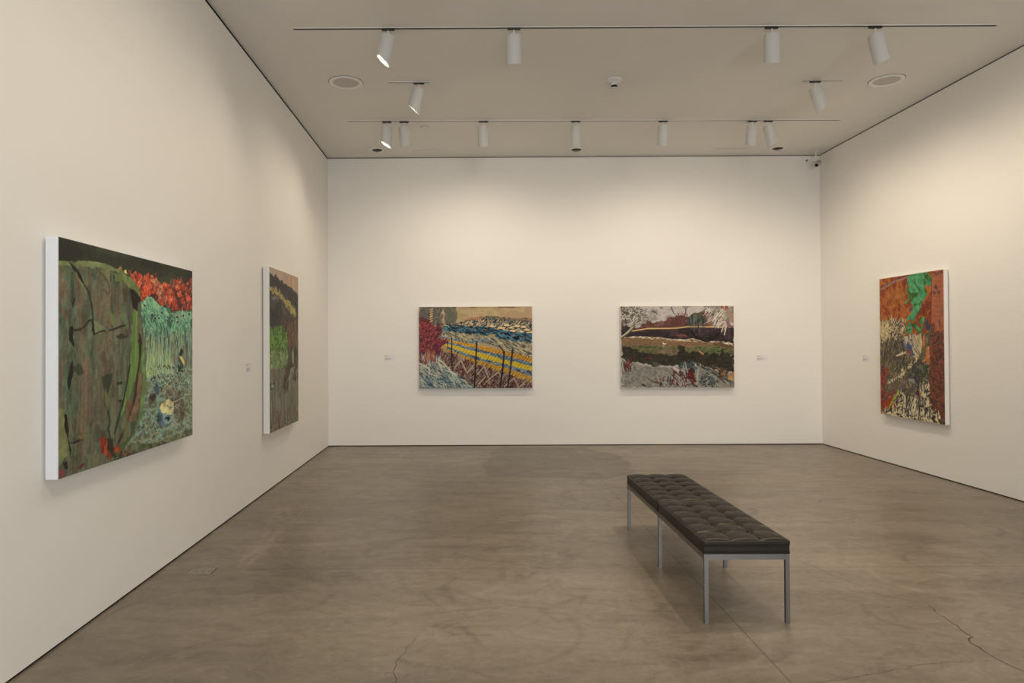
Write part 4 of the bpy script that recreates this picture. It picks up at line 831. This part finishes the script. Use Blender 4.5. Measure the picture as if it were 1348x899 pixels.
# ------------------------------------------------------------------ bench
def make_bench():
    x0, x1, y0, y1 = 1.240, 1.700, 3.698, 5.537
    t = thing('museum_bench', 'long black tufted leather bench on slim steel legs in the middle of the room', 'bench', ((x0+x1)/2, (y0+y1)/2, 0))
    cx, cy = (x0+x1)/2, (y0+y1)/2; W = x1-x0; Ln = y1-y0; s = .0225
    zt = .374; rail = .030
    bm = bmesh.new()
    for x in (-W/2, W/2-s): box(bm, x, x+s, -Ln/2+s, Ln/2-s, zt-rail, zt)
    for y in (-Ln/2, -s/2, Ln/2-s): box(bm, -W/2+s, W/2-s, y, y+s, zt-rail, zt)
    mesh_obj('frame', bm, MSTL, t)
    bm = bmesh.new(); box(bm, -W/2+s, W/2-s, -Ln/2+s, Ln/2-s, zt-.012, zt-.002); mesh_obj('seat_board', bm, MTRK, t)
    for x in (-W/2, W/2-s):
        for y in (-Ln/2, -s/2, Ln/2-s):
            bm = bmesh.new(); box(bm, x, x+s, y, y+s, 0, zt, .0012); mesh_obj('leg', bm, MSTL, t)
    # two tufted cushions
    for k, (a, b) in enumerate(((-Ln/2, -.007), (.007, Ln/2))):
        nx, ny = 97, 187; X, Y = np.meshgrid(np.linspace(-W/2-.002, W/2+.002, nx), np.linspace(a, b, ny)); L = b-a
        U = (X-X.min())/(X.max()-X.min())*3; V = (Y-a)/L*6
        rg = np.random.default_rng(5+k)
        pan = rg.normal(0, .0012, (7, 4))
        fu = U-np.floor(U); fv = V-np.floor(V)
        puff = (np.clip(np.sin(PI*fu), 0, 1)**.45)*(np.clip(np.sin(PI*fv), 0, 1)**.45)
        bd = np.zeros_like(X)
        for i in range(1, 3):
            for j in range(1, 6):
                d = np.hypot((U-i), (V-j)); bd += np.exp(-(d/.15)**2)*.020
        # seams: across the width they run the whole way, slightly bowed
        z = .445+.018*puff+pan[np.clip(V.astype(int), 0, 5), np.clip(U.astype(int), 0, 2)]*puff - bd*.9
        wr = sum(np.sin(X*f1+Y*f2+p)*am for f1, f2, p, am in ((90, 40, 1, .0006), (-60, 110, 2, .0005), (150, -30, .4, .0003)))
        z += wr
        ed = np.minimum(np.minimum(X-X.min(), X.max()-X), np.minimum(Y-a, b-Y))
        ez = np.clip(ed/.016, 0, 1); z = .438+(z-.438)*np.sin(ez*PI/2)
        top = grid_mesh('cushion', np.stack([X, Y, z], -1), nx, ny, ML, t, flip=False)
        bm = bmesh.new(); bm.from_mesh(top.data); bm.verts.ensure_lookup_table()
        loop = [j for j in range(nx)]+[nx*j+nx-1 for j in range(1, ny)]+[nx*(ny-1)+j for j in range(nx-2, -1, -1)]+[nx*j for j in range(ny-2, 0, -1)]
        prev = [bm.verts[i] for i in loop]
        xm, ym = 0, (a+b)/2
        for dz, ins in ((.434, -.001), (.42, .0015), (.405, .0025), (.39, .001), (.378, .003), (.375, .012)):
            cur = []
            for i in loop:
                p = bm.verts[i].co; hx = (X.max()-X.min())/2; hy = L/2
                sx_ = (p.x-xm)/hx*(hx-ins*0-(.004-ins if ins >= 0 else 0)*0); q = Vector((xm+(p.x-xm)*(hx-ins)/hx, ym+(p.y-ym)*(hy-ins)/hy, dz))
                cur.append(bm.verts.new(q)); bm.verts.ensure_lookup_table()
            n = len(loop)
            for i in range(n): bm.faces.new((prev[i], prev[(i+1) % n], cur[(i+1) % n], cur[i]))
            prev = cur
        bm.faces.new(prev)
        bmesh.ops.recalc_face_normals(bm, faces=bm.faces)
        bm.to_mesh(top.data); bm.free(); top.data.polygons.foreach_set('use_smooth', [True]*len(top.data.polygons)); top.data.set_sharp_from_angle(angle=math.radians(50))
        for zz in (.441, .379):
            bm = bmesh.new(); r = .018; P = []
            hx, hy = W/2+.002, L/2
            for sx_, sy_, a0 in ((1, 1, 0), (-1, 1, 1), (-1, -1, 2), (1, -1, 3)):
                for q in range(5):
                    g = (a0+q/4)*PI/2; P.append((sx_*(hx-r*.4)+r*.4*math.cos(g), (a+b)/2+sy_*(hy-r*.4)+r*.4*math.sin(g), zz))
            tube(bm, P, .0036, 8, True); mesh_obj('piping', bm, MPIPE, top, True)
        for i in range(1, 3):
            for j in range(1, 6):
                bm = bmesh.new(); lathe(bm, [(0, .006), (.006, .005), (.0095, .002), (.010, -.001), (.009, -.003), (0, -.003)], 16, Matrix.Translation((-W/2+W*i/3, a+L*j/6, .441)))
                mesh_obj('button', bm, MPIPE, top, True)
    return t
make_bench()

# ------------------------------------------------------------------ lighting tracks
def track(label, x0, x1, y0, y1=None, wd=.03, name='lighting_track', m=MTRK, grp='recessed lighting tracks in the ceiling', dz=.005):
    y1 = y0 if y1 is None else y1; L = math.hypot(x1-x0, y1-y0)
    o = thing(name, label, 'track', (x0, y0, H), grp, (0, 0, math.atan2(y1-y0, x1-x0)))
    bm = bmesh.new(); box(bm, 0, L, -wd/2, wd/2, -dz, 0); mesh_obj('channel', bm, m, o)
    bm = bmesh.new()
    for q in (-1, 1): box(bm, -.003, L+.003, q*(wd/2+.0015)-.0015, q*(wd/2+.0015)+.0015, -dz-.0006, 0)
    mesh_obj('lip', bm, MTRIM, o); return o
track('long black track with four large lamps, nearest the camera', -1.56, 4.593, 5.946, 5.966)
track('long thin track with seven lamps close to the back wall', -1.541, 4.593, 8.43, 8.513, .022, m=MSLIT)
track('short black track holding one lamp above the left painting side', -.881, -.449, 7.18, 7.19, .018)
track('short black track holding one lamp near the right wall', 3.502, 3.931, 7.211, 7.218, .018)
track('pale empty slot in the ceiling near the back wall, left', -.883, -.449, 9.729, 9.735, .012, m=MGREY)
track('pale empty slot in the ceiling near the back wall, right', 3.469, 3.911, 9.72, 9.718, .012, m=MGREY)

# ------------------------------------------------------------------ spotlights: white cylinder with an angled mouth
R_ = .0665; LEN = .262
def make_lamp(label, x, y, az, tilt, cut, caz=None, length=LEN, group='white cylinder spotlights', lit=1.0):
    """az: compass angle (degrees, 0 = towards the back wall, 90 = right wall) the mouth leans to; cut: slope of the mouth"""
    t = thing('spotlight', label, 'spotlight', (x, y, H-.004), group)
    bm = bmesh.new(); box(bm, -.058, .058, -.016, .016, -.018, 0, .005); mesh_obj('adapter', bm, MADP, t)
    bm = bmesh.new(); lathe(bm, [(0, -.018), (.006, -.018), (.006, -.076), (0, -.076)], 12); mesh_obj('stem', bm, MTRIM, t, True)
    a = math.radians(90-az); d = Vector((math.cos(a), math.sin(a), 0))            # aim direction on plan
    c_ = math.radians(90-(az if caz is None else caz)); dc = Vector((math.cos(c_), math.sin(c_), 0))
    piv = Vector((0, 0, -.070))
    rotm = Matrix.Translation(piv) @ Matrix.Rotation(math.radians(-tilt), 4, Vector((0, 0, 1)).cross(d)) @ Matrix.Translation(-piv)
    k = math.tan(math.radians(cut)); n = 48
    def ring(bm, r, z, slope): return [bm.verts.new((r*math.cos(2*PI*i/n), r*math.sin(2*PI*i/n), z+slope*(r*math.cos(2*PI*i/n)*dc.x+r*math.sin(2*PI*i/n)*dc.y))) for i in range(n)]
    def skin(bm, rs):
        for A, B in zip(rs[:-1], rs[1:]):
            for i in range(n): bm.faces.new((A[i], A[(i+1) % n], B[(i+1) % n], B[i]))
    z0 = -.070; zb = z0-length+R_*k    # mean height of the mouth so that the long side is `length`
    bm = bmesh.new()
    rs = [ring(bm, .006, z0+.001, 0), ring(bm, R_-.004, z0, 0), ring(bm, R_, z0-.004, 0), ring(bm, R_, zb, k), ring(bm, R_-.0035, zb, k), ring(bm, R_-.0035, z0-.05, 0), ring(bm, .004, z0-.05, 0)]
    skin(bm, rs); bm.faces.new(rs[0]); bm.faces.new(rs[-1][::-1]); bmesh.ops.transform(bm, matrix=rotm, verts=bm.verts)
    mesh_obj('housing', bm, MLAMP, t, True)
    zl = z0-length*.62
    bm = bmesh.new(); lathe(bm, [(R_-.006, zl-.028), (R_-.0065, zl-.026), (.04, zl+.004), (.028, zl+.018), (0, zl+.018)], 32, rotm); mesh_obj('reflector', bm, MREF, t, True)
    bm = bmesh.new(); lathe(bm, [(0, zl+.004), (.036, zl+.004), (.036, zl+.001), (0, zl+.001)], 32, rotm); mesh_obj('lens', bm, MLENS, t)
    return t, (t.location+rotm @ Vector((0, 0, zl-.01)), rotm)
LAMPS = [
 ('large spotlight with a bright glowing mouth, first from left on the nearest track', -.728, 5.946, -95, 12, 32),
 ('upright large spotlight on the nearest track, second from left', .371, 5.947, 0, 5, 20),
 ('upright large spotlight on the nearest track, third from left, left of the tilted one', 2.627, 5.959, 15, 4, 20),
 ('large spotlight leaning to the right wall, rightmost on the nearest track', 3.535, 5.965, 80, 14, 16, 55),
 ('spotlight on the short left track, leaning left above the ridge painting', -.559, 7.19, -80, 14, 30),
 ('spotlight on the short right track, leaning to the right wall', 3.635, 7.213, 78, 20, 28),
 ('spotlight with a bright glowing mouth, leftmost on the rear track', -1.055, 8.45, -100, 2, 30),
 ('spotlight directly right of the glowing one on the rear track', -.842, 8.452, 85, 5, 20, 0),
 ('upright spotlight on the rear track above the yellow fields painting', .144, 8.455, 0, 3, 20),
 ('upright spotlight in the middle of the rear track, above a small downlight', 1.29, 8.468, 0, 3, 20),
 ('spotlight on the rear track above the round tree painting', 2.38, 8.483, -80, 3, 20, 0),
 ('left one of the paired spotlights at the right end of the rear track', 3.496, 8.498, -85, 5, 20, 0),
 ('right one of the paired spotlights, leaning right, at the rear track end', 3.691, 8.501, 80, 15, 22),
]
lamps = [make_lamp(*a) for a in LAMPS]
AIM = [ # (lamp index, target, watt, cone)
 (0, (-2.05, 4.3, .6), 50, 142), (1, (.0, 10.1, .9), 62, 122), (2, (3.0, 10.1, .9), 62, 122), (3, (5.1, 6.6, .6), 104, 142),
 (4, (-2.1, 7.2, .7), 48, 142), (5, (5.1, 7.9, .7), 84, 142), (6, (-2.1, 7.6, .6), 38, 142), (7, (-.8, 10.1, .7), 34, 140),
 (8, (.1, 10.1, .9), 92, 140), (9, (1.4, 10.1, .7), 24, 140), (10, (2.8, 10.1, .9), 74, 140), (11, (3.4, 10.1, .8), 48, 140), (12, (5.1, 8.8, .7), 54, 142)]
for i, tg, wt, cone in AIM:
    t, (pos, rm) = lamps[i]
    tgt = Vector(tg); p = t.location+rm @ Vector((0, 0, -.070-LEN-.03))
    spot('lamp_light', p, tgt, wt*PW, cone, size=.03, parent=t)
# unseen lamps: bench ones read off its shadow, the rest added to fill
HID = [((-.3, 4.68), (-2.05, 3.4, .6), 50, 142), ((2.8, 4.68), (1.9, 4.3, .2), 125, 84), ((2.1, 4.5), (1.6, 4.4, 0), 215, 84), ((3.4, 3.43), (5.1, 5.2, .6), 112, 142),
       ((0., 3.43), (-1.9, 2.6, .3), 58, 142), ((3.4, .91), (5.1, .9, .9), 70, 142), ((.2, .91), (-1.5, 2.5, 0), 112, 130), ((1.0, 3.5), (1.4, 4.4, 0), 110, 84)]
for k, ((x, y), tg, wt, cone) in enumerate(HID):
    t, (pos, rm) = make_lamp(['unseen spotlight over the photographer, %s' % q for q in ('aimed at the boulder painting', 'throwing the long bench shadow', 'close above the bench', 'washing the near right wall', 'washing the near left wall', 'aimed right behind the camera', 'aimed left behind the camera', 'left of the bench lighting the floor')][k],
                             x, y, math.degrees(math.atan2(tg[0]-x, tg[1]-y)), 12, 25)
    spot('lamp_light', t.location+rm @ Vector((0, 0, -.070-LEN-.03)), tg, wt*PW, cone, size=.03, parent=t)

# ------------------------------------------------------------------ ceiling speakers, detector, downlights, plates
for nm, x, y, r in (('large round ceiling speaker left of the spotlights', -1.327, 7.18, .177), ('large round ceiling speaker at the right by the wall', 4.387, 7.216, .170)):
    t = thing('ceiling_speaker', nm, 'speaker', (x, y, H), 'round ceiling speakers')
    bm = bmesh.new(); lathe(bm, [(r, 0), (r, -.008), (r-.006, -.013), (r*.80, -.013), (r*.76, -.008), (r*.76, 0)], 56); mesh_obj('bezel', bm, MTRIM, t, True)
    bm = bmesh.new(); lathe(bm, [(r+.0005, -.0005), (r+.0005, -.003), (r+.005, -.003), (r+.005, -.0005)], 56); mesh_obj('shadow_gap', bm, MSLIT, t)
    bm = bmesh.new(); lathe(bm, [(0, -.010), (r*.76, -.007), (r*.76, -.001), (0, -.001)], 56); mesh_obj('grille', bm, MGRIL, t, True)
t = thing('smoke_detector', 'small white detector on a round plate in the ceiling centre', 'detector', (1.497, 7.156, H))
bm = bmesh.new(); lathe(bm, [(0, 0), (.082, 0), (.080, -.012), (.05, -.03), (.036, -.034), (0, -.034)], 40); mesh_obj('base_plate', bm, MPLAS, t, True)
bm = bmesh.new(); lathe(bm, [(0, -.034), (.036, -.034), (.036, -.062), (0, -.062)], 32); mesh_obj('body', bm, MPLAS, t, True)
bm = bmesh.new()
for k in range(10):
    g = 2*PI*k/10; box(bm, .026*math.cos(g)-.004, .026*math.cos(g)+.004, .026*math.sin(g)-.004, .026*math.sin(g)+.004, -.084, -.062)
lathe(bm, [(0, -.0625), (.016, -.0625), (.016, -.083), (0, -.083)], 20); mesh_obj('vent', bm, MBLK, t)
bm = bmesh.new(); lathe(bm, [(0, -.084), (.032, -.084), (.026, -.092), (0, -.092)], 32); mesh_obj('cap', bm, MPLAS, t, True)
for nm, x, y in (('small recessed downlight near the back wall, left corner side', -1.351, 9.70), ('small recessed downlight near the back wall, in the middle', 1.489, 9.746), ('small recessed downlight near the back wall, by the right corner', 4.364, 9.739)):
    t = thing('downlight', nm, 'downlight', (x, y, H), 'small recessed downlights'); r = .112
    bm = bmesh.new(); lathe(bm, [(r, 0), (r, -.004), (r-.004, -.006), (r*.66, -.006), (r*.64, -.002), (r*.64, 0)], 40); mesh_obj('trim_ring', bm, MTRIM, t, True)
    bm = bmesh.new(); lathe(bm, [(0, -.004), (r*.64, -.004), (r*.64, 0), (0, 0)], 40); mesh_obj('aperture', bm, MSLIT, t)
    bm = bmesh.new(); lathe(bm, [(.026, -.006), (.042, -.022), (.046, -.022), (.032, -.004)], 24)
    for q in range(3):
        g = 2*PI*q/3+.5; tube(bm, [(0, 0, -.02), (.07*math.cos(g), .07*math.sin(g), -.006)], .005, 6)
    mesh_obj('gimbal', bm, MCHR, t, True)
t = thing('sprinkler_plate', 'tiny round sprinkler cover plate behind the rear track', 'cover plate', (-.607, 8.696, H), 'small ceiling cover plates')
bm = bmesh.new(); lathe(bm, [(0, -.008), (.043, -.008), (.046, -.005), (.046, 0), (0, 0)], 32); mesh_obj('cover', bm, MPLAS, t, True)
bm = bmesh.new(); lathe(bm, [(.047, -.001), (.052, -.001), (.052, -.0002), (.047, -.0002)], 32); mesh_obj('gap_ring', bm, MSLIT, t)

# ------------------------------------------------------------------ security camera in the right rear corner
t = thing('security_camera', 'small grey security camera hanging in the right rear corner', 'camera', (4.985, 9.90, H), None)
bm = bmesh.new(); lathe(bm, [(0, 0), (.045, 0), (.042, -.012), (.014, -.018), (0, -.018)], 24); mesh_obj('mount', bm, MPLAS, t, True)
bm = bmesh.new(); tube(bm, [(0, 0, -.015), (0, 0, -.13)], .009, 10); lathe(bm, [(0, -.12), (.018, -.125), (.02, -.145), (0, -.155)], 16); mesh_obj('stem', bm, MPLAS, t, True)
A = Vector((-.06, -.135, -.24)); B = Vector((.04, .0, -.165)); ax = (A-B).normalized(); q = ax.to_track_quat('Z', 'Y').to_matrix().to_4x4()
Lb = (A-B).length
bm = bmesh.new(); lathe(bm, [(0, 0), (.034, 0), (.038, .006), (.038, Lb*.75), (.030, Lb*.80), (.030, Lb), (.022, Lb), (.022, Lb-.01), (0, Lb-.01)], 24, Matrix.Translation(B) @ q); mesh_obj('body', bm, mat('camera_grey', (.42, .39, .35), .45, vary=.05), t, True)
bm = bmesh.new(); lathe(bm, [(0, Lb+.001), (.022, Lb+.001), (.022, Lb-.008), (0, Lb-.008)], 24, Matrix.Translation(B) @ q); mesh_obj('lens', bm, MBLK, t)
bm = bmesh.new(); tube(bm, [(0, 0, -.14), (-.05, -.01, -.155), (-.10, .02, -.15), (-.10, .06, -.125)], .004, 6); mesh_obj('cable', bm, MPLAS, t, True)
bm = bmesh.new(); lathe(bm, [(0, -.012), (.012, -.012), (.012, .012), (0, .012)], 16, Matrix.Translation((-.10, .06, -.12)) @ Matrix.Rotation(PI/2, 4, 'X')); mesh_obj('plug', bm, MSLIT, t)
bm = bmesh.new(); box(bm, .02, .062, .015, .05, -.175, -.14, .004); mesh_obj('bracket', bm, MPLAS, t)

# ------------------------------------------------------------------ plates let into the floor
t = thing('floor_outlet', 'rectangular metal floor outlet by the left wall', 'floor outlet', (-1.894, 4.521, 0), 'plates in the floor')
bm = bmesh.new(); Wd, Dp = .152, .114
box(bm, 0, Wd, 0, .004, 0, .004); box(bm, 0, Wd, Dp-.003, Dp, 0, .002); box(bm, 0, .004, .004, Dp-.003, 0, .0025); mesh_obj('rim', bm, MPEDGE, t)
bm = bmesh.new(); box(bm, Wd-.004, Wd, .004, Dp-.003, 0, .0035); mesh_obj('rim', bm, MSLIT, t)
bm = bmesh.new(); box(bm, .004, Wd-.004, .004, Dp-.003, 0, .0018); mesh_obj('plate', bm, MPLATE, t)
bm = bmesh.new(); box(bm, .024, .026, .02, .10, .0018, .0024); box(bm, .128, .130, .02, .10, .0018, .0024)
for x, y in ((.045, .05), (.085, .07), (.092, .03), (.115, .062), (.08, .05)): lathe(bm, [(0, .0026), (.005, .0026), (.005, .0018), (0, .0018)], 12, Matrix.Translation((x, y, 0)))
mesh_obj('screw_slots', bm, MSLIT, t)
for nm, x0, y0, wd, dp in (('pale floor plate in the left rear corner', -1.995, 9.835, .165, .25), ('thin pale floor plate near the back wall, centre', 1.527, 9.655, .155, .06)):
    t = thing('floor_plate', nm, 'floor plate', (x0, y0, 0), 'plates in the floor')
    bm = bmesh.new(); box(bm, 0, wd, 0, dp, 0, .002); mesh_obj('plate', bm, mat('pale_plate', (.30, .255, .21), .6, vary=.1, vscale=20), t)
    bm = bmesh.new(); box(bm, 0, wd, -.006, 0, 0, .0025); box(bm, wd, wd+.004, 0, dp, 0, .0022); mesh_obj('rim', bm, MPLATE, t)
